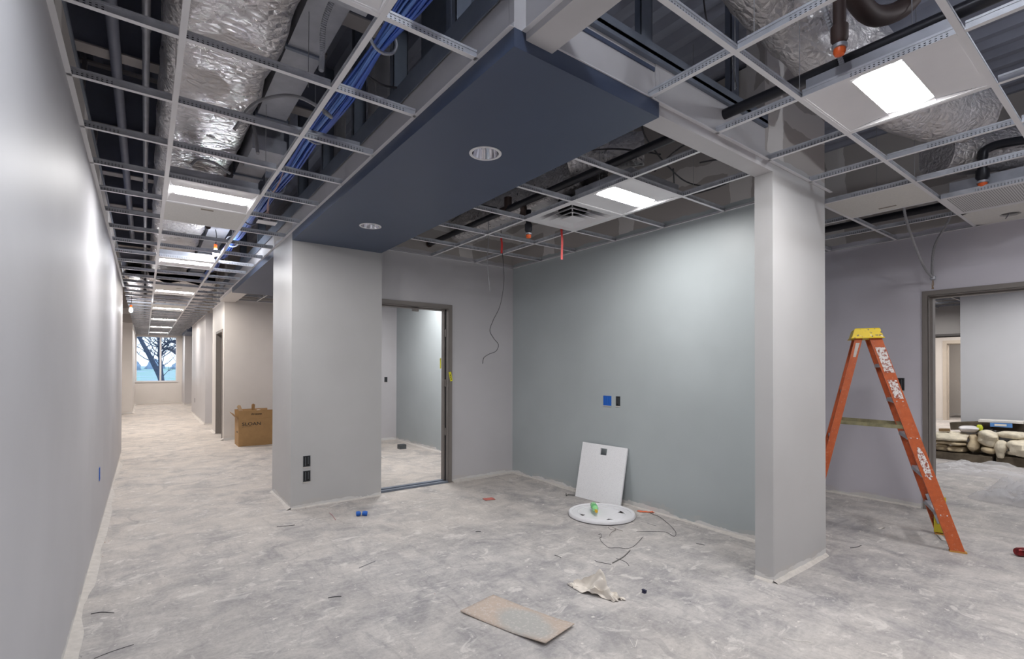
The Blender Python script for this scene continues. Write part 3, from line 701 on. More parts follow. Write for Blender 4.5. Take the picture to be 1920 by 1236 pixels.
rect_duct('foil_wrapped_duct', .03, 1.12, 2.97, 3.25, 10.9, 24.2, 'crumpled foil wrapped duct above the far end of the corridor', 5, amp=.05)
rect_duct('foil_wrapped_duct', -.27, -.04, 2.92, 3.2, 10.5, 21.0, 'narrow foil wrapped duct above the far left recess', 8, amp=.04)
rect_duct('foil_wrapped_duct', 2.92, 3.30, 2.94, 3.25, 3.0, 5.2, 'foil wrapped duct above the alcove beside the black pipe', 3)
def sheet_duct(x0, x1, z0, z1, y0, y1, label):
    t = thing('sheet_metal_duct', ((x0+x1)/2, y0, z0), label, 'duct'); y = y0
    while y < y1-.05:
        b = min(y+.9, y1); box(x0, x1, y, b-.004, z0, z1).build('duct_section', M_GALV, t)
        box(x0-.012, x1+.012, b-.02, b+.004, z0-.012, z1+.012).build('flange', M_STEEL, t); y = b
sheet_duct(.615, .80, 3.16, 3.5, .2, 3.9, 'galvanised sheet metal duct beside the corridor foil duct')
sheet_duct(.62, .83, 3.10, 3.45, 4.0, 10.5, 'second galvanised sheet metal duct further along the corridor')
box_ = [((.61, .84, 3.95, 4.35, 2.98, 3.085), 'grey metal fixture box above the second corridor light'), ((.45, .8, 5.6, 5.9, 2.95, 3.02), 'grey metal box above the ceiling between corridor lights'), ((.63, .80, 1.5, 2.2, 3.0, 3.13), 'pale metal junction housing near the top of the view')]
for b, lb in box_: tag(box(*b).build('junction_housing', M_GALV), lb, 'metal box')
# vertical white pipes and ducts behind the corridor fascia
for i, (x, y, r) in enumerate(((1.42, 3.55, .055), (1.45, 4.75, .085), (1.5, 3.95, .04))):
    tag(MB().tube([(x, y, 2.86), (x, y, ZW)], r, 16).build('riser_pipe', M_PVC, smooth=True), 'white vertical pipe behind the corridor fascia, %s from the camera' % ('first', 'third', 'second')[i], 'pipe', 'white risers behind the fascia')
tag(box(1.30, 1.62, 2.35, 2.65, 2.97, ZW).build('vertical_duct', M_STEEL), 'dark upright metal duct behind the corridor fascia', 'duct')
# conduit over the left side
t = thing('steel_conduit', (.0, .3, 3.2), 'steel conduit running along the left side above the corridor grid', 'conduit')
y = .3
while y < 9.6: MB().tube([(-.005, y, 3.25), (-.005, y+3.0, 3.25)], .019, 12).build('pipe', M_GALV, t, True); MB().tube([(-.005, y+2.97, 3.25), (-.005, y+3.05, 3.25)], .024, 12).build('coupling', M_GALV, t, True); y += 3.05
tag(MB().tube([(-.16, .2, 3.36), (-.16, 9.5, 3.36)], .03, 12).build('grey_pipe', M_DARK, smooth=True), 'dark pipe behind the steel conduit on the left', 'pipe')
# blue data cables
cb = thing('cable_bundle', (.92, .6, 2.95), 'thick bundle of blue data cables above the corridor', 'cable bundle')
random.seed(4)
for k in range(30):
    a = R(0, 6.28); rr = .052*math.sqrt(R(0, 1)); ox, oz = rr*math.cos(a), rr*math.sin(a)*.8; pts = []
    for i, y in enumerate([.3+.42*j for j in range(25)]):
        c = .55 if abs(((y-2.3) % 1.2)-.6) > .45 else 1.1
        sag = -.03*math.sin((y-2.3)/1.2*math.pi)**2
        x = .925-.05*max(0, (y-4.3))/3; pts.append((x+ox*c+R(-.006, .006), y, 3.0+oz*c+sag+R(-.006, .006)))
    MB().tube(smooth_path(pts, 2), .0055 if k % 3 else .007, 5, False).build('cable', M_CABLE[k % 4], cb, True)
for i, y in enumerate((1.10, 2.30, 3.50, 4.70, 5.90, 7.1, 8.3)):
    m = MB(); x = .925-.05*max(0, (y-4.3))/3
    ring = [(x+.068*math.cos(a), y, 3.0+.066*math.sin(a)) for a in [2*math.pi*j/20+1.9 for j in range(20)]]
    m.tube(ring, .008, 7); m.tube([(x, y, 3.066), (x, y, ZW)], .003, 5)
    tag(m.build('bridle_ring', M_GALV, smooth=True), '%s steel bridle ring from the camera around the blue cables' % NTH[i], 'cable ring', 'bridle rings on the blue cables')
# flexible whips and loose cables over the corridor
def cable(name, pts, r, mat, label, cat='cable', n=7, k=7, ribs=False):
    q = smooth_path(pts, 26 if ribs else k); rr = [r*(1.12 if i % 2 else .88) for i in range(len(q))] if ribs else r
    return tag(MB().tube(q, rr, n).build(name, mat, smooth=not ribs), label, cat)
cable('flexible_conduit', [(.72, 2.24, 3.14), (.68, 2.28, 3.08), (.66, 2.36, 3.0), (.67, 2.42, 2.9), (.66, 2.40, 2.80)], .012, M_GALV, 'ribbed flexible conduit hanging beside the sheet metal duct', 'conduit', 8, ribs=True)
cable('flexible_conduit', [(.42, 3.35, 2.82), (.5, 3.25, 2.95), (.62, 3.15, 3.0), (.72, 3.05, 2.98), (.82, 2.95, 2.9), (.84, 2.85, 2.82), (.78, 2.78, 2.80)], .010, M_WIREG, 'grey cable whip arching toward the blue cables', 'cable')
cable('flexible_conduit', [(.605, 3.70, 2.85), (.605, 3.78, 3.0), (.605, 3.88, 3.12)], .012, M_WIREG, 'grey whip dropping beside the second corridor light', 'cable')
cable('flexible_conduit', [(.25, 4.15, 2.83), (.3, 4.2, 2.9), (.4, 4.2, 2.9), (.5, 4.18, 2.84)], .010, M_WIREG, 'small grey whip on top of the second corridor light', 'cable')
cable('black_cable', [(.95, 2.6, 2.98), (1.05, 2.62, 2.97), (1.16, 2.66, 3.01)], .006, M_WIREB, 'black cable crossing from the blue bundle to the fascia')
cable('black_cable', [(1.18, 3.2, 2.97), (1.3, 3.35, 3.2), (1.42, 3.3, 3.28), (1.6, 3.2, 3.25)], .006, M_WIREB, 'black cable arching behind the corridor fascia')
for i, (x, y) in enumerate(((.64, 2.55), (.64, 3.62), (.116, 3.0), (.725, 5.2), (.116, 5.6), (.116, 1.7), (.725, 4.1), (.95, 5.0), (2.05, 1.05), (2.625, 1.115), (2.35, 1.3), (3.234, .8), (4.454, 1.115), (5.063, .505), (5.3, 1.6), (2.761, 2.6), (3.371, 3.6), (2.761, 4.1), (3.371, 2.2))):
    tag(MB().tube([(x, y, H+.038), (x+.004, y, ZW)], .0018, 5).build('hanger_wire', M_WIREG), 'thin steel hanger wire holding the ceiling grid', 'wire', 'hanger wires of the ceiling grid')
# exposed device hanging in the corridor grid
t = thing('hanging_device', (.90, 5.02, 2.70), 'small white device plate hanging by pink wires from the corridor grid', 'wiring device')
box(.82, .98, 4.96, 5.08, 2.745, 2.751).build('cover_plate', M_WHITE, t)
m = MB()
for q_ in range(5): m.tube(smooth_path([(.90, 5.02, 2.755), (.90+R(-.05, .05), 5.02, 2.80), (.885+R(-.01, .01), 4.9, 2.83), (.84, 4.6, 2.84), (.845+R(-.01, .01), 4.3, 2.86), (.87, 4.2, 2.95)], 5), .0025, 5)
m.build('pink_wire', plain('pink_wire', (206, 176, 176), .5), t, True)
MB().lathe([(.001, 0), (.03, .003), (.03, .03), (.012, .04)], 14, (.90, 5.02, 2.751)).build('back_box', M_WHITE, t, True)
# temporary bulbs
def bulb(x, y, z, label, top=None):
    t = thing('work_bulb', (x, y, z), label, 'bulb')
    MB().lathe([(.001, -.045), (.022, -.038), (.032, -.01), (.026, .02), (.014, .045)], 14, (x, y, z)).build('glass_bulb', M_BULB, t, True)
    MB().lathe([(.016, .045), (.018, .05), (.018, .10), (.002, .105)], 12, (x, y, z)).build('socket', M_ORANGE, t, True)
    MB().tube(smooth_path([(x, y, z+.1), (x+.01, y, (z+.1+(top or ZW))/2), (x, y+.01, top or ZW)]), .005, 6).build('cord', M_WIREB, t)
bulb(-.22, 12.1, 2.53, 'glowing bare work bulb at the end of the left wall', 2.90)
bulb(.68, 6.93, 2.80, 'glowing bare work bulb just above the corridor grid', 3.08)
bulb(.95, .55, 3.42, 'added glowing bare bulb above the near end of the blue cables, just over the view')  # added out of view to light the plenum; a haze overhead hinted at it
bulb(3.6, -.3, 3.1, 'added glowing bare bulb above the ladder area grid, right of the view')  # unseen bulb, put in to brighten the space above the ladder grid
# small pendant sprinkler in the corridor
def sprinkler(x, y, ztop, label, r=.028, zb=None, mat=M_BLACK):
    zb = zb or H-.05; t = thing('sprinkler_drop', (x, y, zb), label, 'sprinkler')
    MB().tube([(x, y, ztop), (x, y, zb+.12)], r, 12).build('drop_pipe', mat, t, True)
    MB().lathe([(r*1.35, .13), (r*1.35, .07), (r*.9, .05), (r*.8, .045)], 14, (x, y, zb)).build('coupling', mat, t, True)
    MB().lathe([(r*.7, .05), (r*1.2, .045), (r*1.2, .03), (r*.6, .028)], 14, (x, y, zb)).build('escutcheon', M_GALV, t, True)
    MB().lathe([(.001, -.005), (r*.75, 0), (r*.95, .012), (r*.95, .028), (.001, .03)], 10, (x, y, zb)).build('protective_cap', M_ORANGE, t, True)
    return t
tag(MB().tube([(.50, 5.75, 3.0), (.50, 5.75, 2.86)], .02, 10).lathe([(.03, .05), (.034, .0), (.018, -.04)], 12, (.5, 5.75, 2.83)).build('sprinkler_stub', M_RUST, smooth=True), 'dark brown sprinkler stub above the corridor past the second light', 'sprinkler')
# alcove and ladder-area sprinkler main
t = thing('sprinkler_main', (2.72, -1, 2.87), 'long black sprinkler pipe above the alcove and the header', 'pipe')
y = -2.0
while y < 5.2: MB().tube([(2.72, y, 2.89), (2.72, min(y+1.9, 5.3), 2.89)], .030, 14).build('pipe', M_BLACK, t, True); MB().tube([(2.72, min(y+1.88, 5.3), 2.89), (2.72, min(y+1.98, 5.32), 2.89)], .039, 14).build('coupling', M_RUST, t, True); y += 1.92
MB().tube([(2.72, 3.72, 2.89), (2.72, 3.72, 3.0)], .036, 12).tube(smooth_path([(2.72, 3.66, 2.89), (2.80, 3.62, 2.93), (2.86, 3.66, 2.90), (2.87, 3.70, 2.84)], 4), .032, 12).build('branch_tee', M_RUST, t, True)
tag(MB().box(2.70, 2.74, 4.33, 4.43, 2.915, 2.935).build('pipe_tag', M_COMP), 'small paper tag on the black pipe above the alcove', 'tag')
sprinkler(2.87, 3.60, 2.88, 'black sprinkler drop with orange cap hanging below the alcove grid', .026, 2.62)
sprinkler(2.52, .90, 3.25, 'sprinkler drop with orange cap beside the large foil duct', .026, 2.82, M_RUST)
sprinkler(5.08, .86, 3.05, 'sprinkler drop with orange cap in front of the foil ball', .030, 2.78)
cable('elbow_pipe', [(5.08, .86, 3.0), (5.09, .84, 3.06), (5.2, .7, 3.1), (5.6, .2, 3.12)], .032, M_BLACK, 'black elbow pipe leading to the right sprinkler', 'pipe', 12)
cable('elbow_pipe', [(3.3, .62, 3.6), (3.2, .70, 3.55), (3.02, .76, 3.45), (2.99, .76, 3.2), (2.8, .86, 3.1), (2.52, .90, 3.2)], .045, M_RUST, 'brown pipe elbow above the large troffer light', 'pipe', 12)
tag(MB().tube([(5.86, -.5, 2.90), (5.86, 6.5, 2.90)], .035, 12).build('black_pipe', M_BLACK, smooth=True), 'straight black pipe above the wall behind the ladder', 'pipe')
def flex(name, pts, r, label, sd):
    q = smooth_path(pts, 10); n = 28; vs = []; k = len(q); a = V((0, 0, 1))
    for i in range(k):
        tn = (q[min(i+1, k-1)]-q[max(i-1, 0)]).normalized(); a = (a-tn*a.dot(tn)).normalized(); b = tn.cross(a)
        for j in range(n):
            th = 2*math.pi*j/n; d = a*math.cos(th)+b*math.sin(th)
            rr = r*(1+.10*noise.noise(q[i]*6+d*2+V((sd, 0, 0)))+.05*noise.noise(q[i]*18+d*5))
            vs.append(q[i]+d*rr)
    fs = [(i*n+j, i*n+(j+1) % n, (i+1)*n+(j+1) % n, (i+1)*n+j) for i in range(k-1) for j in range(n)]+[tuple(range(n))[::-1], tuple(range((k-1)*n, k*n))]
    return tag(MB().add(vs, fs).build(name, M_FOIL, smooth=True), label, 'duct')
flex('foil_flex_duct', [(1.55, 1.10, 3.42), (2.1, 1.16, 3.36), (2.6, 1.20, 3.32), (3.05, 1.18, 3.25), (3.4, 1.1, 3.2)], .19, 'large crinkled foil flex duct above the ladder area', 2)
flex('foil_flex_duct', [(3.55, 1.15, 3.2), (3.9, 1.05, 3.16), (4.3, .95, 3.16), (4.6, .85, 3.2)], .20, 'foil flex duct above the grid right of the troffer light', 6)
flex('foil_flex_duct', [(5.02, 1.12, 3.10), (5.28, .92, 3.12), (5.55, .62, 3.14)], .17, 'foil wrapped duct end behind the right sprinkler', 9)
flex('foil_flex_duct', [(2.78, 2.95, 3.10), (2.95, 2.72, 3.12), (3.15, 2.5, 3.14)], .13, 'short foil flex duct above the alcove light', 12)
cable('flexible_conduit', [(2.22, .93, 3.4), (2.40, .94, 3.1), (2.56, .94, 2.95), (2.66, .94, 2.85)], .011, M_GALV, 'ribbed flexible conduit hanging in front of the large foil duct', 'conduit', 8, ribs=True)
m = MB()
for k in range(4): m.tube(smooth_path([(2.95+.03*k, .30, ZW), (2.98+.02*k, .45, 3.6), (3.02, .58, 3.4), (3.05+.01*k, .65, 3.3)], 5), .006, 5)
tag(m.build('red_wire_bundle', M_RED, smooth=True), 'red alarm wires hanging from the deck above the troffer light', 'wire')
tag(MB().tube(smooth_path([(2.93, .74, 3.5), (2.93, .74, 3.1), (2.94, .74, 3.0), (2.90, .74, 2.97), (2.95, .75, 2.93), (2.92, .75, 2.90), (2.94, .76, 2.80)], 6), .002, 5).build('twisted_hanger', M_WIREG), 'twisted hanger wire above the large troffer light', 'wire')
for i, pts in enumerate(([(2.3, 2.9, 2.98), (2.67, 2.49, 3.0), (2.9, 2.35, 3.0), (3.1, 2.3, 3.01)], [(2.69, 2.16, 3.1), (2.82, 2.2, 3.0), (3.3, 2.34, 2.95), (3.59, 2.38, 2.93), (3.78, 2.30, 2.93), (3.9, 2.1, 2.98)], [(3.3, 2.33, 2.96), (3.5, 2.44, 2.86), (3.62, 2.36, 2.84), (3.75, 2.1, 2.9), (3.78, 1.95, 3.02)], [(2.69, 2.16, 3.1), (2.5, 2.4, 3.05), (2.35, 2.6, 2.95), (2.2, 2.85, 3.0)], [(3.1, 2.35, 2.9), (3.02, 2.1, 2.95), (3.2, 1.9, 3.1)], [(3.55, 1.8, 3.15), (3.4, 1.9, 2.95), (3.3, 2.1, 2.93)], [(2.72, 3.9, 2.95), (2.6, 4.1, 3.0), (2.5, 4.4, 2.9)], [(1.75, 1.75, 3.0), (2.0, 1.72, 3.1), (2.3, 1.8, 2.98), (2.45, 2.1, 2.95)])):
    cable('black_cable', pts, .006, M_WIREB, ('black cable crossing in front of the alcove pipe', 'long black cable sagging above the alcove near the wall stub', 'thin black cable drooping below the long sagging one', 'grey looking cable arching near the soffit end above the alcove', 'short cable rising beside the alcove light', 'short cable end dangling near the header', 'cable behind the sprinkler tee above the alcove', 'cable arching over the end of the blue soffit')[i])
cable('thin_wire', [(2.15, 1.35, 3.2), (2.17, 1.33, 3.05), (2.3, 1.3, 3.02), (2.33, 1.3, 2.9), (2.36, 1.3, 2.8)], .004, M_WIREB, 'thin black wire looping over the header fascia', 'wire')
# hanging things in the alcove
cable('hanging_wire', [(3.05, 4.3, 2.95), (3.056, 4.3, 2.79), (3.086, 4.3, 2.50), (3.088, 4.3, 2.30), (3.04, 4.3, 2.07), (2.955, 4.3, 1.914), (2.912, 4.3, 1.80), (2.96, 4.3, 1.72), (3.02, 4.3, 1.655), (2.99, 4.3, 1.585), (2.90, 4.3, 1.55), (2.835, 4.3, 1.51), (2.822, 4.3, 1.45)], .0035, M_WIREB, 'long thin dark wire curling down from the alcove ceiling', 'wire')
cable('hanging_wire', [(2.89, 4.3, 2.95), (2.891, 4.3, 2.763), (2.878, 4.3, 2.526), (2.892, 4.3, 2.359), (2.913, 4.3, 2.215)], .004, M_WIREG, 'short pale grey wire hanging from the alcove ceiling', 'wire')
for lb, x, y, z0, z1 in (('red ribbon hanging from the alcove grid beside the hanging wires', 2.975, 4.18, 2.60, 2.76), ('long red ribbon hanging below the air diffuser', 3.245, 3.55, 2.46, 2.76)):
    m = MB(); m.surf(lambda u, v: (x+(u-.5)*.018+.004*math.sin(v*5), y-(u-.5)*.01+.004*math.sin(v*7), z0+(z1-z0)*v), 1, 10)
    tag(m.build('red_ribbon', M_REDTAPE, solid=.001), lb, 'ribbon')
# armoured cables over the wide door
t = thing('armoured_cable', (6.2, 1.41, 2.17), 'two grey armoured cables joined and hanging above the wide door frame', 'cable')
for pts in ([(5.35, 1.42, 2.9), (5.45, 1.425, 2.74), (5.8, 1.433, 2.50), (6.02, 1.425, 2.36), (6.18, 1.41, 2.30)], [(5.95, 1.22, 2.9), (6.02, 1.25, 2.80), (6.10, 1.37, 2.60), (6.17, 1.41, 2.42), (6.19, 1.41, 2.28)]):
    q_ = smooth_path(pts, 18); MB().tube(q_, [.0105*(1.1 if i % 2 else .9) for i in range(len(q_))], 8).build('cable', M_WIREG, t)
MB().lathe([(.014, 0), (.024, .01), (.024, .035), (.012, .045)], 12, (6.195, 1.41, 2.275)).build('connector', M_GALV, t, True)
m = MB()
for k in range(4): m.tube(smooth_path([(6.195, 1.41, 2.28), (6.195+R(-.006, .006), 1.41+R(-.01, .01), 2.23), (6.2+R(-.012, .012), 1.41+R(-.02, .02), 2.19)], 4), .003, 5)
m.build('bare_wires', plain('copper_ends', (150, 126, 100), .5), t)

# ------------------------------------------------------------------ electrical boxes
def ebox(loc, axis, label, mat, w=.055, h=.10, gang=1):
    """open box let into a wall; axis is the way it faces"""
    x, y, z = loc; t = thing('electrical_box', loc, label, 'electrical box'); W_ = w*gang+.004*(gang-1)
    def bx(a0, a1, d0, d1, z0, z1):                       # a along the wall, d out of the wall
        if axis == '-y': return (x+a0, x+a1, y-d1, y-d0, z+z0, z+z1)
        if axis == '-x': return (x-d1, x-d0, y+a0, y+a1, z+z0, z+z1)
        return (x+d0, x+d1, y+a0, y+a1, z+z0, z+z1)
    m = MB(); a = W_/2
    for b in ((-a-.006, -a, -h/2-.005, h/2+.005), (a, a+.006, -h/2-.005, h/2+.005), (-a, a, -h/2-.005, -h/2), (-a, a, h/2, h/2+.005)): m.box(*bx(b[0], b[1], 0, .004, b[2], b[3]))
    m.build('rim', mat, t); MB().box(*bx(-a, a, .0004, .0016, -h/2, h/2)).build('inner_plate', M_SLOT if mat is not M_BLUEBOX else M_BLUEBOX, t)  # plate on the wall face; dark ones paint the shade inside the box
    m = MB()
    for g_ in range(gang):
        c = -a+w*(g_+.5)+.004*g_
        m.box(*bx(c-w*.28, c-w*.12, .0016, .004, -h*.42, h*.42)); m.box(*bx(c+w*.18, c+w*.32, .0016, .004, -h*.3, h*.42))
    m.build('device_strap', mat, t)
    MB().box(*bx(-a-.008, a+.008, .0, .005, -h/2-.014, -h/2-.006)).build('patch_edge', M_COMP, t)
ebox((1.314, 5.2195, .463), '-y', 'upper open electrical box low on the wall pier', M_GREYBOX, .058)
ebox((1.315, 5.2195, .313), '-y', 'lower open electrical box low on the wall pier', M_GREYBOX, .058)
ebox((3.9845, 3.635, 1.058), '-x', 'blue plastic double electrical box on the sage wall', M_BLUEBOX, .048, .095, 2)
ebox((3.9845, 3.486, 1.060), '-x', 'grey single electrical box beside the blue one', M_GREYBOX, .045, .092)
ebox((-.2995, 5.40, .505), '+x', 'narrow blue electrical box low on the left corridor wall', M_BLUEBOX, .05, .10)
ebox((LX-.0005, 1.70, 1.245), '-x', 'dark electrical box on the wall behind the ladder', M_GREYBOX, .06, .12)
ebox((3.78, 9.1995, 1.19), '-y', 'small electrical box on the back wall of the room behind the door', M_GREYBOX, .05, .09)
ebox((1.55, 22.8995, .45), '-y', 'lower electrical box beside the far window', M_GREYBOX, .10, .12); ebox((1.55, 22.8995, .66), '-y', 'upper electrical box beside the far window', M_GREYBOX, .10, .12)
ebox((1.2195, 17.6, .45), '-x', 'electrical box on the far corridor wall block', M_GREYBOX, .08, .12)

# ------------------------------------------------------------------ stepladder
LM = Matrix(((.919, -.395, 0, 4.978), (.395, .919, 0, .99), (0, 0, 1, 0), (0, 0, 0, 1)))
def orange():
    q = N('orange_fibreglass'); p = q.pos()
    c = q.mix(q.ramp(q.noise(p, 30, 6, .6), .35, .7), lin(196, 96, 50), lin(176, 82, 42))
    c = q.mix(q.math('MULTIPLY', q.ramp(q.noise(p, 60, 4), .60, .68), .5), c, lin(214, 150, 120))
    return q.out(c, .5)
M_FIB = orange()
def worn():
    q = N('worn_white_sticker'); p = q.pos()
    return q.out(q.mix(q.ramp(q.noise(p, 55, 6, .7), .48, .56), lin(226, 222, 220), lin(150, 74, 52)), .6)
M_WORN = worn()
ld = thing('stepladder', (4.978, .99, 0), 'open orange fibreglass stepladder with a paint spattered yellow top', 'ladder')
ZT = 1.675; YT = .50; W0, W1, YB = .49, .30, .98
M_FOOT = plain('tan_rubber_foot', (190, 140, 70), .7)
def rail(sx, rear):
    x0 = 0 if sx < 0 else W0; x1 = (W0-W1)/2 if sx < 0 else (W0+W1)/2
    y0, y1 = (YB, YT+.105) if rear else (0, YT)
    p, q = V((x0, y0, 0)), V((x1, y1, ZT)); d = (q-p).normalized()
    wid = .052 if rear else .082; s = 1 if sx < 0 else -1
    m = MB(LM); sd = V((0, 1, 0)); sd = (sd-d*sd.dot(d)).normalized(); nx = d.cross(sd)
    if nx.x < 0: nx = -nx
    def slab(c0, c1, n0, n1):                             # cuts level with the floor
        vs = []
        for e, zz in ((p, 0), (q, ZT)):
            for nn in (n0, n1):
                for cc in (c0, c1):
                    v = e+sd*cc+nx*nn*s; v = v+d*((zz-v.z)/d.z); vs.append(v)
        m.add(vs, [(0, 1, 3, 2), (4, 6, 7, 5), (0, 4, 5, 1), (2, 3, 7, 6), (0, 2, 6, 4), (1, 5, 7, 3)])
    slab(-wid/2, wid/2, 0, .004); slab(-wid/2, -wid/2+.004, .004, .03); slab(wid/2-.004, wid/2, .004, .03)
    o = m.build('rear_rail' if rear else 'front_rail', M_FIB, ld)
    f = MB(LM); a = p+sd*0
    f.box(a.x-(.004 if s > 0 else .034), a.x+(.034 if s > 0 else .004), a.y-wid*.62, a.y+wid*.62, -.0, .012)
    f.build('rubber_foot', M_FOOT, o)
    def at(z, c, n): v = p+sd*c-nx*n*s; v = v+d*((z-v.z)/d.z); return v
    return o, at, d, sd, nx
rn = rail(-1, False); rail(1, False); rr_ = rail(-1, True); rail(1, True)
at = rn[1]
def patch(z0, z1, c0, c1, name, mat, oval=False):
    m = MB(LM); vs = []; n = 20
    if oval:
        for j in range(n): a = 2*math.pi*j/n; vs.append(at((z0+z1)/2+(z1-z0)/2*math.sin(a), (c0+c1)/2+(c1-c0)/2*math.cos(a), .0008))
        m.add(vs, [tuple(range(n))])
    else: m.add([at(z0, c0, .0008), at(z0, c1, .0008), at(z1, c1, .0008), at(z1, c0, .0008)], [(0, 1, 2, 3)])
    m.build(name, mat, rn[0])
patch(1.37, 1.58, -.036, .026, 'worn_label', M_WORN); patch(1.16, 1.31, -.030, .026, 'worn_label', M_WORN); patch(.53, .78, -.026, .022, 'worn_label', M_WORN, True)
at2 = rr_[1]
m = MB(LM); m.add([at2(1.50, -.012, .0008), at2(1.50, .006, .0008), at2(1.62, .012, .0008), at2(1.62, -.014, .0008)], [(0, 1, 2, 3)]); m.build('paint_smear', M_COMP, rr_[0])
for k in range(5):                                        # treads
    z = .28+k*.29; t_ = z/ZT; y = YT*t_; a = (W0-W1)/2*t_; m = MB(LM)
    m.box(a+.006, W0-a-.006, y-.036, y+.040, z, z+.004).box(a+.006, W0-a-.006, y-.036, y-.032, z-.026, z).box(a+.006, W0-a-.006, y+.036, y+.040, z-.026, z)
    st_ = m.build('step', M_GALV, ld)
    m = MB(LM)
    for c in (-.018, .02): v = at(z-.012, c, .001); m.lathe([(.005, 0), (.004, .002), (.001, .003)], 8, v, (-1, 0, 0))
    m.build('rivet', M_WHITE, st_)
def strip(y0, z0, y1, z1, x, wd): return MB(LM).bar((x, y0, z0), (x, y1, z1), .005, wd, (0, 0, 1))
zs = .93
M_BRASS = plain('stained_spreader_steel', (158, 152, 118), .5, .5, var=.25, vs=14)
for sx in (-1, 1):
    t_ = zs/ZT; xx = (W0-W1)/2*t_; x = xx-.004 if sx < 0 else W0-xx+.004
    strip(YT*t_, zs, (YB+(YT+.105-YB)*t_), zs+.02, x+.012*(-sx), .03).build('spreader', M_BRASS, ld)
for k, z in enumerate((.35, .8, 1.2)):
    t_ = z/ZT; y = YB+(YT+.105-YB)*t_; xx = (W0-W1)/2*t_; MB(LM).box(xx+.006, W0-xx-.006, y-.012, y+.012, z-.012, z+.012).build('rear_brace', M_GALV, ld)
def capm():
    q = N('yellow_plastic_spattered'); p = q.pos()
    c = q.mix(q.ramp(q.noise(p, 42, 3, .5), .62, .66), lin(236, 204, 40), lin(110, 96, 84))
    c = q.mix(q.ramp(q.noise(q.scale(p, (1, 1, 1.7)), 24, 3), .66, .69), c, lin(230, 224, 214))
    return q.out(c, .45)
m = MB(LM); yc = YT+.05; a0, a1, b0, b1 = .082, W0-.082, .098, .082; xc = W0/2
vs = [(x, y, z) for z, ax, by in ((ZT-.012, .172, .108), (ZT+.06, .150, .088), (ZT+.068, .142, .080)) for x, y in ((xc-ax, yc-by), (xc+ax, yc-by), (xc+ax, yc+by), (xc-ax, yc+by))]
m.add(vs, [(3, 2, 1, 0), (8, 9, 10, 11)]+[(k*4+i, k*4+(i+1) % 4, k*4+4+(i+1) % 4, k*4+4+i) for k in (0, 1) for i in range(4)])
m.box(xc-.178, xc+.178, yc-.114, yc+.114, ZT-.018, ZT-.010)
m.build('top_cap', capm(), ld)
strip(.02, .10, .10, .34, W0-.035, .035).build('corner_brace', M_GALV, ld); MB(LM).box(W0-.034, W0-.030, -.02, .06, .02, .32).build('far_rail_strip', plain('yellow_rail_strip', (196, 176, 40), .5), ld)  # yellow strip on the lower inside of the far front rail

# ------------------------------------------------------------------ cardboard box in the niche
t = thing('cardboard_box', (1.63, 10.2, 0), 'open brown cardboard box with printed front standing in the niche', 'box')
BX0, BX1, BY0, BY1, BH = 1.352, 1.908, 9.985, 10.44, .485
th = .005
m = MB().box(BX0, BX1, BY0, BY0+th, 0, BH).box(BX0, BX1, BY1-th, BY1, 0, BH).box(BX0, BX0+th, BY0+th, BY1-th, 0, BH).box(BX1-th, BX1, BY0+th, BY1-th, 0, BH).box(BX0+th, BX1-th, BY0+th, BY1-th, 0, th)
body = m.build('body', M_CARD, t)
def flap(p, q, up, name='flap'):
    p, q, up = V(p), V(q), V(up); n = (q-p).cross(up).normalized()*th/2
    m = MB().add([p-n, q-n, q+up-n, p+up-n, p+n, q+n, q+up+n, p+up+n], [(0, 1, 2, 3), (7, 6, 5, 4), (0, 4, 5, 1), (1, 5, 6, 2), (2, 6, 7, 3), (3, 7, 4, 0)]); return m.build(name, M_CARD, t)
ff = flap((BX0, BY0+.003, BH+.002), (BX1, BY0+.003, BH+.002), (0, -.015, .155)); flap((BX0, BY1-.003, BH+.002), (BX1, BY1-.003, BH+.002), (0, .05, .15))
flap((BX1-.003, BY0+.01, BH+.002), (BX1-.003, BY1-.01, BH+.002), (.10, 0, .12)); flap((BX0+.003, BY0+.01, BH+.002), (BX0+.003, BY1-.01, BH+.002), (-.09, 0, .11))
def text(body, size, M_, name, parent, mat, sx=1., depth=.0006, bold=0.):
    c = bpy.data.curves.new(name, 'FONT'); c.body = body; c.size = size; c.extrude = depth; c.offset = bold; c.align_x = 'LEFT'
    o = bpy.data.objects.new(name, c); COL.objects.link(o); me = bpy.data.meshes.new_from_object(o); bpy.data.objects.remove(o)
    me.transform(M_ @ Matrix.Diagonal((sx, 1, 1, 1))); me.materials.clear(); me.materials.append(mat)
    ob = bpy.data.objects.new(name, me); COL.objects.link(ob); ob.parent = parent; ob.location = -WL[parent]; WL[ob] = V((0, 0, 0)); return ob
FR = Matrix.Rotation(math.pi/2, 4, 'X')
text('SLOAN', .080, Matrix.Translation((BX0+.055, BY0-.001, BH-.115)) @ FR, 'printed_lettering', body, M_INK, 1.2, bold=.0012)
box(BX0+.055, BX0+.21, BY0-.0012, BY0-.0004, BH-.140, BH-.136).build('printed_rule', M_INK, body)
tilt = Matrix.Translation((BX0+.25, BY0-.0095, BH+.075)) @ Matrix.Rotation(math.pi/2+.096, 4, 'X')
text('TANDEX', .030, tilt, 'printed_lettering', ff, M_INK, 1.05, bold=.0008)
m = MB(Matrix.Translation((BX0+.205, BY0-.0095, BH+.075)) @ Matrix.Rotation(math.pi/2+.096, 4, 'X')); m.box(0, .032, .014, .024, -.0006, .0006).box(0, .008, -.006, .012, -.0006, .0006).box(.024, .032, -.006, .012, -.0006, .0006); m.build('printed_logo', M_INK, ff)
box(BX0-.0015, BX0-.0002, 10.1, 10.2, .235, .262).build('hand_hole', M_SLOT, body)  # dark patch on the side with the shade of the hole painted on
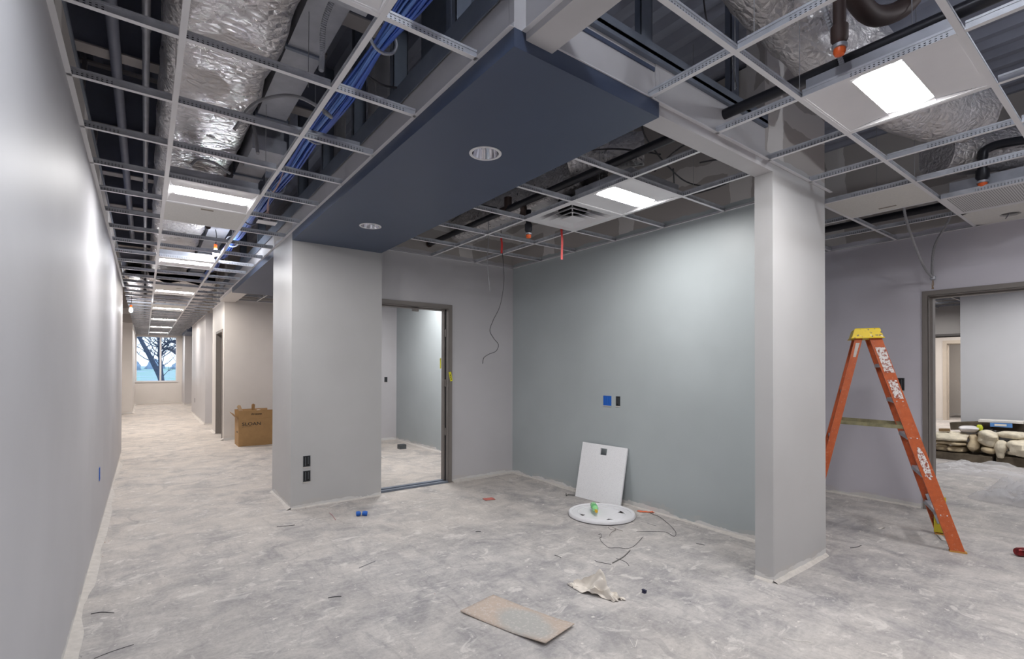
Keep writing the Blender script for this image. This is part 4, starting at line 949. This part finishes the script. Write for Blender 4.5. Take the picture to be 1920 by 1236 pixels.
for (a, b, c, d), lb in (((1.44, 1.50, .50, -.35), 'torn tan cardboard strip leaning out of the cardboard box'), ((1.585, 1.64, .48, .03), 'upright brown cardboard piece in the cardboard box')):
    m = MB(Matrix.Translation(((a+b)/2, 10.2, .47)) @ Matrix.Rotation(d, 4, 'Y')); w_ = (b-a)/2
    m.surf(lambda u, v: (w_*(2*u-1), .012*math.sin(u*3), -.40+.68*v-.02*abs(2*u-1)*v), 4, 4)
    tag(m.build('cardboard_strip', M_CARDD if d < 0 else M_CARD, solid=.006), lb, 'cardboard')
tag(MB().lathe([(.001, -.04), (.03, -.035), (.042, 0), (.03, .035), (.001, .04)], 10, (1.70, 10.15, .60)).build('foam_lump', M_FOAM, smooth=True), 'white foam lump on top of the cardboard box', 'foam')
box(1.40, 1.86, 10.05, 10.40, .30, .57).build('x', M_CARD) if False else None

# ------------------------------------------------------------------ leaning tile, reel flange and bottle
b0, b1, t0 = V((3.80, 3.93, .001)), V((3.845, 3.335, .001)), V((3.925, 3.955, .58))
ux = (b1-b0).normalized(); uy = (t0-b0); uy = (uy-ux*uy.dot(ux)).normalized(); un = ux.cross(uy)
TM = Matrix((ux, uy, un)).transposed().to_4x4(); TM.translation = b0
def tilemat():
    q = N('speckled_acoustic_face'); p = q.pos()
    q.bump(q.noise(p, 320, 2), .4, .003)
    return q.out(q.mix(q.ramp(q.noise(p, 240, 3, .6), .56, .68), lin(236, 236, 238), lin(186, 186, 192)), .9)
m = MB(TM); W_, Hh, hx0, hx1, hy0, hy1 = .597, .597, .255, .345, .49, .56
for a in ((0, hx0, 0, Hh), (hx1, W_, 0, Hh), (hx0, hx1, 0, hy0), (hx0, hx1, hy1, Hh)): m.box(*a, -.009, .009)
t = thing('leaning_ceiling_tile', tuple(b0), 'white ceiling tile with a square cutout leaning on the sage wall', 'ceiling tile')
m.build('board', tilemat(), t)
LC = V((3.505, 3.27, 0)); RL = .315
t = thing('plastic_disc', tuple(LC), 'white round plastic disc with cutouts lying before the leaning tile', 'disc')
o = tuple(LC)
MB().lathe([(RL-.035, .020), (RL-.035, .030), (RL-.02, .036), (RL-.008, .036), (RL, .026), (RL, .008), (RL-.012, .004), (RL-.035, .006), (RL-.035, .020)], 56, o).build('rim', M_WHITE, t, True)
MB().lathe([(.215, .016), (.215, .022), (.225, .026), (.235, .022), (RL-.034, .022), (RL-.034, .014), (.215, .016)], 56, o).build('rib_ring', M_WHITE, t, True)
AM = Matrix.Translation(LC) @ Matrix.Rotation(.35, 4, 'Z')
for k in range(2): m = MB(AM @ Matrix.Rotation(k*math.pi/2, 4, 'Z')); m.box(-.115, .115, -.222, .222, .012, .018+.0006*k); m.build('web_plate', M_WHITE, t)
q = N('green_bottle_plastic'); M_BOT = q.out(lin(150, 218, 150), .15, 0.)
p0, p1 = V((3.395, 3.235, .068)), V((3.53, 3.405, .068)); ax = (p1-p0); L = ax.length; ax.normalize()
t = thing('soda_bottle', tuple(p0), 'green plastic soda bottle with yellow cap lying on the white disc', 'bottle')
MB().lathe([(.012, .005), (.013, .03), (.022, .05), (.031, .075), (.031, .10), (.028, .12), (.031, .14), (.031, L-.01), (.024, L), (.001, L-.004)], 22, p0, ax).build('body', M_BOT, t, True)
MB().lathe([(.001, -.012), (.0135, -.012), (.0145, .0), (.0145, .012), (.012, .014)], 16, p0, ax).build('cap', plain('yellow_cap', (226, 180, 40), .4), t, True)
MB().lathe([(.0318, .085), (.0318, .135)], 22, p0, ax).build('label_band', plain('green_label', (96, 186, 110), .5), t, True)

# ------------------------------------------------------------------ things lying on the floor
def board():
    q = N('stained_brown_board'); p = q.pos(); x, y, z = q.sep(p)
    dx = q.math('DIVIDE', q.math('SUBTRACT', x, 1.67), .12); dy = q.math('DIVIDE', q.math('SUBTRACT', y, 2.13), .20)
    d = q.math('ADD', q.math('ADD', q.math('POWER', dx, 2.), q.math('POWER', dy, 2.)), q.math('MULTIPLY', q.noise(p, 9, 5), 1.6))
    c = q.mix(q.ramp(q.noise(p, 14, 6, .7), .3, .7), lin(186, 168, 154), lin(174, 160, 149))
    c = q.mix(q.ramp(d, 2.1, 1.4), c, lin(166, 164, 160))
    return q.out(q.mix(q.math('MULTIPLY', q.ramp(q.noise(p, 70, 4), .52, .66), .5), c, lin(200, 194, 190)), .8)
c4 = [V((1.455, 2.444, 0)), V((1.618, 1.887, 0)), V((1.87, 1.942, 0)), V((1.728, 2.508, 0))]
def cfn(u, v):
    p = c4[0].lerp(c4[1], u).lerp(c4[3].lerp(c4[2], u), v)
    z = .004+.022*max(0, u-.55)**1.6*2.2*(1.25-.3*v)+.012*max(0, .25-u)*(1-v)*2+.003*noise.noise(V((u*4, v*3, 1)))
    return (p.x, p.y, max(z, .003))
tag(MB().surf(cfn, 24, 10).build('fibreboard_sheet', board(), smooth=True, solid=.004), 'curled brown board with grey stain lying on the floor', 'board')
M_PAPER = plain('cream_crumpled_paper', (224, 216, 206), .85, var=.05, vs=18)
def pfn(u, v):
    a = V((2.245, 2.34)); e1 = V((.045, -.34)); e2 = V((.16, -.04))
    wv = .55+.45*math.sin(math.pi*min(1, u*1.15+.05)); x = a.x+e1.x*u+e2.x*(v-.45)*wv; y = a.y+e1.y*u+e2.y*(v-.45)*wv
    x += .018*noise.noise(V((u*6, v*5, 2))); y += .022*noise.noise(V((u*5, v*7, 9)))
    rd = .085*math.exp(-((v-.55-.25*math.sin(u*5))/.18)**2)*math.sin(math.pi*u)+.06*math.exp(-((u-.62+.2*v)/.10)**2)*(1-abs(2*v-1)*.6)
    return (x, y, .004+max(0, rd+.024*noise.noise(V((u*9, v*8, 4)))))
tag(MB().surf(pfn, 34, 22).build('crumpled_paper', M_PAPER, smooth=True, solid=.0015), 'crumpled cream paper with torn edge lying on the floor', 'paper')
WIRES = {
 'dark looping wire offcut beside the white disc': ([(3.938, 3.046), (3.891, 2.902), (3.816, 2.762), (3.736, 2.651), (3.642, 2.549), (3.585, 2.509), (3.549, 2.506), (3.568, 2.583), (3.563, 2.638), (3.491, 2.697), (3.393, 2.763)], .0028, M_WIREB),
 'dark wire bent in a wide arc on the floor': ([(3.076, 2.904), (3.085, 2.887), (3.046, 2.846), (3.025, 2.842), (2.957, 2.76), (2.926, 2.683), (2.915, 2.633), (2.957, 2.591), (3.01, 2.546), (3.087, 2.546), (3.19, 2.579), (3.323, 2.642)], .0026, M_WIREB),
 'small curled brown wire in front of the white disc': ([(3.308, 2.84), (3.295, 2.898), (3.313, 2.94), (3.313, 2.984), (3.28, 2.981), (3.261, 2.945), (3.289, 2.903), (3.221, 2.879), (3.159, 2.853), (3.121, 2.82)], .0022, plain('brown_wire', (96, 80, 76), .5)),
 'short straight wire left of the grey strip': ([(2.637, 2.528), (2.634, 2.493), (2.678, 2.406)], .0026, M_WIREB),
 'grey cable jacket strip crossed by a wire': ([(2.996, 2.502), (2.868, 2.45), (2.789, 2.431), (2.7, 2.414)], .006, plain('grey_jacket', (112, 110, 108), .7)),
 'short bent wire crossing the grey strip': ([(2.789, 2.459), (2.799, 2.416), (2.787, 2.357), (2.759, 2.313)], .0026, M_WIREB),
 'short grey wire near the looping wire': ([(3.664, 2.867), (3.656, 2.811), (3.661, 2.762)], .0022, M_WIREG),
 'curved dark wire near the foot of the left wall': ([(-.235, 3.67), (-.19, 3.662), (-.13, 3.608)], .003, M_WIREB),
 'thin dark wire at the bottom left of the view': ([(-.185, 3.099), (-.116, 3.124), (-.035, 3.137)], .0022, M_WIREB),
 'short black wire piece in the middle of the floor': ([(.901, 3.074), (.94, 3.065), (.973, 3.047)], .0035, M_WIREB),
 'straight thin wire piece before the wall pier': ([(.943, 4.73), (1.01, 4.70), (1.082, 4.683)], .003, M_WIREB),
 'thin red wire before the wall pier': ([(1.441, 4.882), (1.436, 4.764), (1.418, 4.614)], .0025, M_RED),
 'tiny black wire piece left of the crossed wires': ([(2.469, 2.776), (2.475, 2.74), (2.471, 2.709)], .003, M_WIREB),
 'tiny black wire piece in the centre of the floor': ([(2.279, 3.577), (2.30, 3.57), (2.321, 3.558)], .004, M_WIREB),
 'black wire piece on the floor beside the wall stub': ([(4.426, 1.519), (4.491, 1.496), (4.565, 1.489)], .0035, M_WIREB),
 'short wire near the foot of the sage wall': ([(3.546, 2.291), (3.56, 2.26), (3.566, 2.229)], .003, M_WIREB),
 'thin white wire curve before the wall stub': ([(2.666, 1.225), (2.685, 1.177), (2.736, 1.117)], .002, M_FOAM),
 'pale grey plastic sliver left of the floor centre': ([(1.21, 3.408), (1.269, 3.431), (1.347, 3.462)], .004, M_WIREG),
 'pale bent wire at the lower right of the board': ([(2.016, 1.688), (1.973, 1.619), (2.042, 1.658)], .002, M_FOAM)}
for lb, (pts, r, mt) in WIRES.items():
    q_ = smooth_path([(x, y, r*.64+(.006 if len(pts) > 6 and 0 < i < len(pts)-1 and i % 3 == 1 else 0)) for i, (x, y) in enumerate(pts)], 6)
    tag(MB().tube(q_, r*.66, 6).build('wire_offcut', mt, smooth=True), lb, 'wire', 'wire offcuts on the floor')
m = MB(); m.lathe([(.001, 0), (.022, .004), (.024, .03), (.014, .045), (.001, .047)], 12, (1.61, 4.63, .022), V((1, -.3, .05))); m.lathe([(.001, 0), (.020, .004), (.026, .03), (.022, .05), (.001, .052)], 12, (1.662, 4.61, .024), V((1, -.5, -.12)))
tag(m.build('blue_glove_scrap', M_BLUEBOX, smooth=True), 'crumpled bright blue plastic scrap before the wall pier', 'scrap')
m = MB(); m.surf(lambda u, v: (2.90+.11*u+.02*v, 4.36+.09*v-.03*u, .003+.008*abs(noise.noise(V((u*5, v*5, 2))))), 8, 8)
tag(m.build('red_scrap', plain('faded_red_scrap', (196, 110, 100), .7, var=.1), smooth=True, solid=.001), 'faded red scrap on the floor before the alcove wall', 'scrap')
m = MB(); m.surf(lambda u, v: (3.88+.10*u, 3.11-.10*u+.05*v, .003+.018*abs(noise.noise(V((u*7, v*4, 5))))), 10, 6)
tag(m.build('orange_scrap', plain('orange_scrap', (236, 120, 80), .6, var=.1), smooth=True, solid=.001), 'orange plastic scrap between the white disc and the sage wall', 'scrap')
tag(MB().box(2.495, 2.515, 1.97, 1.99, 0, .012).box(2.498, 2.512, 1.966, 1.994, .012, .02).build('wire_connector', plain('navy_connector', (34, 34, 64), .5)), 'tiny dark connector block lying near the crumpled paper', 'connector')
m = MB(); m.lathe([(.001, 0), (.026, .001), (.029, .008), (.0325, .016), (.0325, .105), (.029, .114), (.026, .118), (.001, .116)], 20, (5.24, .715, .033), V((.6, -.5, 0)))
tag(m.build('soda_can', plain('red_white_can', (150, 40, 44), .3, .5, var=.5, vs=22), smooth=True), 'red and silver soda can lying at the right edge', 'can')
tag(MB().tube([(3.80, 3.93, .012), (3.74, 3.99, .014), (3.70, 3.97, .012), (3.76, 4.04, .02)], .004, 6).build('black_clip', M_SLOT), 'small tangled black clip beside the leaning tile', 'clip')
tag(box(3.56, 3.68, 8.03, 8.14, 0, .075).build('junction_box', M_GREYBOX), 'grey steel junction box on the floor of the room behind the door', 'electrical box')
for i, (x, y, a, b) in enumerate(((5.35, 1.18, .26, .03), (3.0, 7.5, .25, .05), (5.2, 1.55, .10, .03))):
    m = MB(Matrix.Translation((x, y, .003)) @ Matrix.Rotation(i*1.3+.4, 4, 'Z')); m.surf(lambda u, v: (a*(u-.5), b*(v-.5), .004*math.sin(u*5)), 8, 2)
    tag(m.build('paper_strip', M_COMP, smooth=True, solid=.001), ('pale paper strip on the floor beside the ladder foot', 'white paper strip on the floor of the room behind the door', 'small pale paper scrap on the floor beneath the ladder')[i], 'paper')
# uncountable crumbs and drywall dust
random.seed(31); m = MB()
def crumb(x, y, s):
    a = R(0, 6.28); k = R(.3, 1); h = R(.2, .6)*s; c, s_ = math.cos(a), math.sin(a)
    vs = [(x+(px*c-py*k*s_)*s, y+(px*s_+py*k*c)*s, z) for px, py, z in ((-1, -.6, 0), (1, -.4, 0), (.7, .8, 0), (-.8, .5, 0), (.1, 0, h))]
    m.add(vs, [(0, 1, 4), (1, 2, 4), (2, 3, 4), (3, 0, 4)])
for i in range(420):
    m.mi = random.choice((0, 0, 0, 1, 2)); r = random.random()
    if r < .30: crumb(-.29+abs(random.gauss(0, .05)), R(1.0, 10), R(.002, .007))
    elif r < .42: crumb(R(1.1, 2.1), 5.2-abs(random.gauss(0, .08)), R(.002, .006))
    elif r < .55: crumb(3.97-abs(random.gauss(0, .09)), R(1.8, 5.2), R(.002, .007))
    elif r < .62: crumb(6.27-abs(random.gauss(0, .08)), R(1.6, 4), R(.003, .008))
    else: crumb(R(-.2, 5.8), R(.9, 9), R(.0015, .006))
tag(m.build('floor_crumbs', [M_FOAM, M_SLOT, plain('brown_crumb', (150, 110, 80), .9)], FLOOR), None, None, None, 'stuff')

# ------------------------------------------------------------------ insulation pile and plastic sheet in the next room
M_WOOL = plain('cream_insulation', (232, 222, 200), .95, var=.12, vs=14, bump=1.)
M_WOOL2 = plain('tan_insulation', (214, 196, 164), .95, var=.16, vs=13, bump=1.)
M_SOILED = plain('soiled_cardboard', (120, 108, 92), .9, var=.25, vs=8)
def blob(name, c, sx, sy, sz, rot, mat, label, cat, sd, e=.5, amp=.12, grp=None):
    m = MB(Matrix.Translation(c) @ Matrix.Rotation(rot, 4, 'Z'))
    def fn(u, v):
        th, ph = 2*math.pi*u, math.pi*(v-.5); sg = lambda t: math.copysign(abs(t)**e, t)
        p = V((sg(math.cos(th))*sg(math.cos(ph))*sx, sg(math.sin(th))*sg(math.cos(ph))*sy, sg(math.sin(ph))*sz))
        k = 1+amp*(noise.noise(V((p.x*4+sd, p.y*4, p.z*9)))+.5*noise.noise(V((p.x*11+sd, p.y*11, p.z*16))))
        p *= k; p.z = max(p.z, -sz); return p
    m.surf(fn, 34, 20); return tag(m.build(name, mat, smooth=True), label, cat, grp)
IN = 'insulation batts in the pile'
tag(box(10.05, 10.75, 1.62, 2.36, 0, .11).build('cardboard_slab', M_SOILED), 'soiled flattened cardboard under the left of the insulation pile', 'cardboard')
tag(box(10.1, 10.8, .3, 1.58, 0, .13).build('cardboard_slab', M_SOILED), 'soiled flattened cardboard under the right of the insulation pile', 'cardboard')
BATT = [((10.30, 2.24, .165), .24, .085, .050, .1, 1, 'lowest tan batt at the left end of the insulation pile'),
        ((10.30, 2.03, .165), .24, .105, .050, -.1, 2, 'lowest tan batt just right of the left end of the pile'),
        ((10.29, 2.11, .250), .24, .20, .034, .02, 3, 'second flat tan batt from the floor on the left of the pile'),
        ((10.27, 2.11, .350), .24, .20, .064, .03, 4, 'rounded cream roll on top of the left of the pile'),
        ((10.31, 1.85, .270), .20, .065, .140, .0, 5, 'crumpled tan batt left of the middle of the pile'),
        ((10.30, 1.70, .190), .20, .085, .060, .2, 6, 'low tan batt in the middle of the pile'),
        ((10.24, 1.69, .365), .18, .105, .115, .3, 7, 'large draped cream batt in the middle of the pile'),
        ((10.16, 1.545, .205), .12, .060, .125, .1, 8, 'torn cream tuft right of the middle of the pile'),
        ((10.32, 1.43, .440), .20, .150, .050, -.1, 9, 'long folded cream batt high on the right of the pile'),
        ((10.20, 1.30, .255), .22, .170, .120, .0, 10, 'thick cream roll at the right front of the pile'),
        ((10.34, 1.12, .430), .18, .120, .048, .2, 11, 'small cream batt at the far right top of the pile')]
for c_, sx_, sy_, sz_, ro_, sd_, lb_ in BATT:
    blob('insulation_batt', c_, sx_, sy_, sz_, ro_, M_WOOL2 if sd_ in (1, 2, 3, 5, 6) else M_WOOL, lb_, 'insulation', sd_*3.7, e=.72, amp=.38, grp=IN)
tag(MB().bar((10.86, 2.24, .46), (10.88, 1.75, .52), .20, .12).build('crushed_carton', M_SOILED), 'crushed brown carton behind the insulation pile', 'box')
tag(MB().bar((10.86, 1.72, .52), (10.88, .6, .44), .20, .14).build('crushed_carton', plain('dark_carton', (92, 82, 72), .9, var=.2)), 'dark open carton behind the right of the pile', 'box')
blob('plastic_bag', (10.30, 1.93, .465), .14, .12, .045, .2, plain('white_plastic_bag', (226, 222, 222), .5, var=.1), 'white plastic bag lying on the insulation pile', 'bag', 31, amp=.35)
tag(MB().bar((10.18, 2.25, .44), (10.2, 2.12, .45), .10, .04).build('wood_offcut', plain('brown_wood', (142, 116, 82), .8, var=.15)), 'small brown wood offcut on the insulation pile', 'wood')
blob('yellow_wrap', (10.34, 1.80, .505), .04, .035, .05, 0, plain('lime_wrap', (206, 216, 60), .5), 'crumpled lime yellow wrapper on the pile', 'wrapper', 35, amp=.5)
t = thing('flat_carton', (10.6, 1.6, .53), 'flat white carton with blue printed edge on top of the pile', 'box')
MB().bar((10.60, 1.85, .60), (10.64, 1.36, .61), .26, .03).build('carton', M_FOAM, t)
MB().bar((10.45, 1.70, .555), (10.47, 1.46, .56), .02, .06).build('blue_print', plain('blue_print', (96, 150, 220), .5), t); MB().bar((10.438, 1.65, .558), (10.455, 1.52, .561), .004, .03).build('white_lettering_band', M_FOAM, t)
q = N('clear_plastic_sheet'); p = q.pos(); q.bump(q.noise(p, 14, 4, .5, .6), .25, .02)
tb = q.n('ShaderNodeBsdfTransparent'); tb.inputs[0].default_value = (.93, .93, .94, 1); mx_ = q.n('ShaderNodeMixShader')
q.out(lin(240, 240, 242), .12); mx_.inputs[0].default_value = .32
tl = q.n('ShaderNodeBsdfTranslucent'); tl.inputs[0].default_value = (.92, .92, .93, 1); m2_ = q.n('ShaderNodeMixShader'); m2_.inputs[0].default_value = .55
q.t.links.new(q.b.outputs[0], m2_.inputs[1]); q.t.links.new(tl.outputs[0], m2_.inputs[2])
q.t.links.new(tb.outputs[0], mx_.inputs[1]); q.t.links.new(m2_.outputs[0], mx_.inputs[2]); q.t.links.new(mx_.outputs[0], q.t.nodes['Material Output'].inputs[0]); M_POLY = q.m
def sheet(x0, x1, y0, y1, amp, sd, label):
    def fn(u, v):
        e = min(1, 8*min(u, 1-u))*min(1, 8*min(v, 1-v))
        n = abs(noise.noise(V((u*4+sd, v*4, 1))))+.6*abs(noise.noise(V((u*9+sd, v*9, 3))))+.3*abs(noise.noise(V((u*20+sd, v*20, 5))))
        return (x0+(x1-x0)*u+.10*noise.noise(V((v*4, sd, u))), y0+(y1-y0)*v+.10*noise.noise(V((u*4, sd+5, v))), .006+amp*n*e)
    tag(MB().surf(fn, 60, 60).build('plastic_sheet', M_POLY, smooth=True), label, 'plastic sheet')
sheet(7.15, 8.1, .10, 1.32, .20, 2, 'crumpled clear plastic sheet on the floor nearest the wide doorway')
sheet(8.75, 9.85, .3, 2.1, .10, 7, 'clear plastic sheet spread in front of the insulation pile')
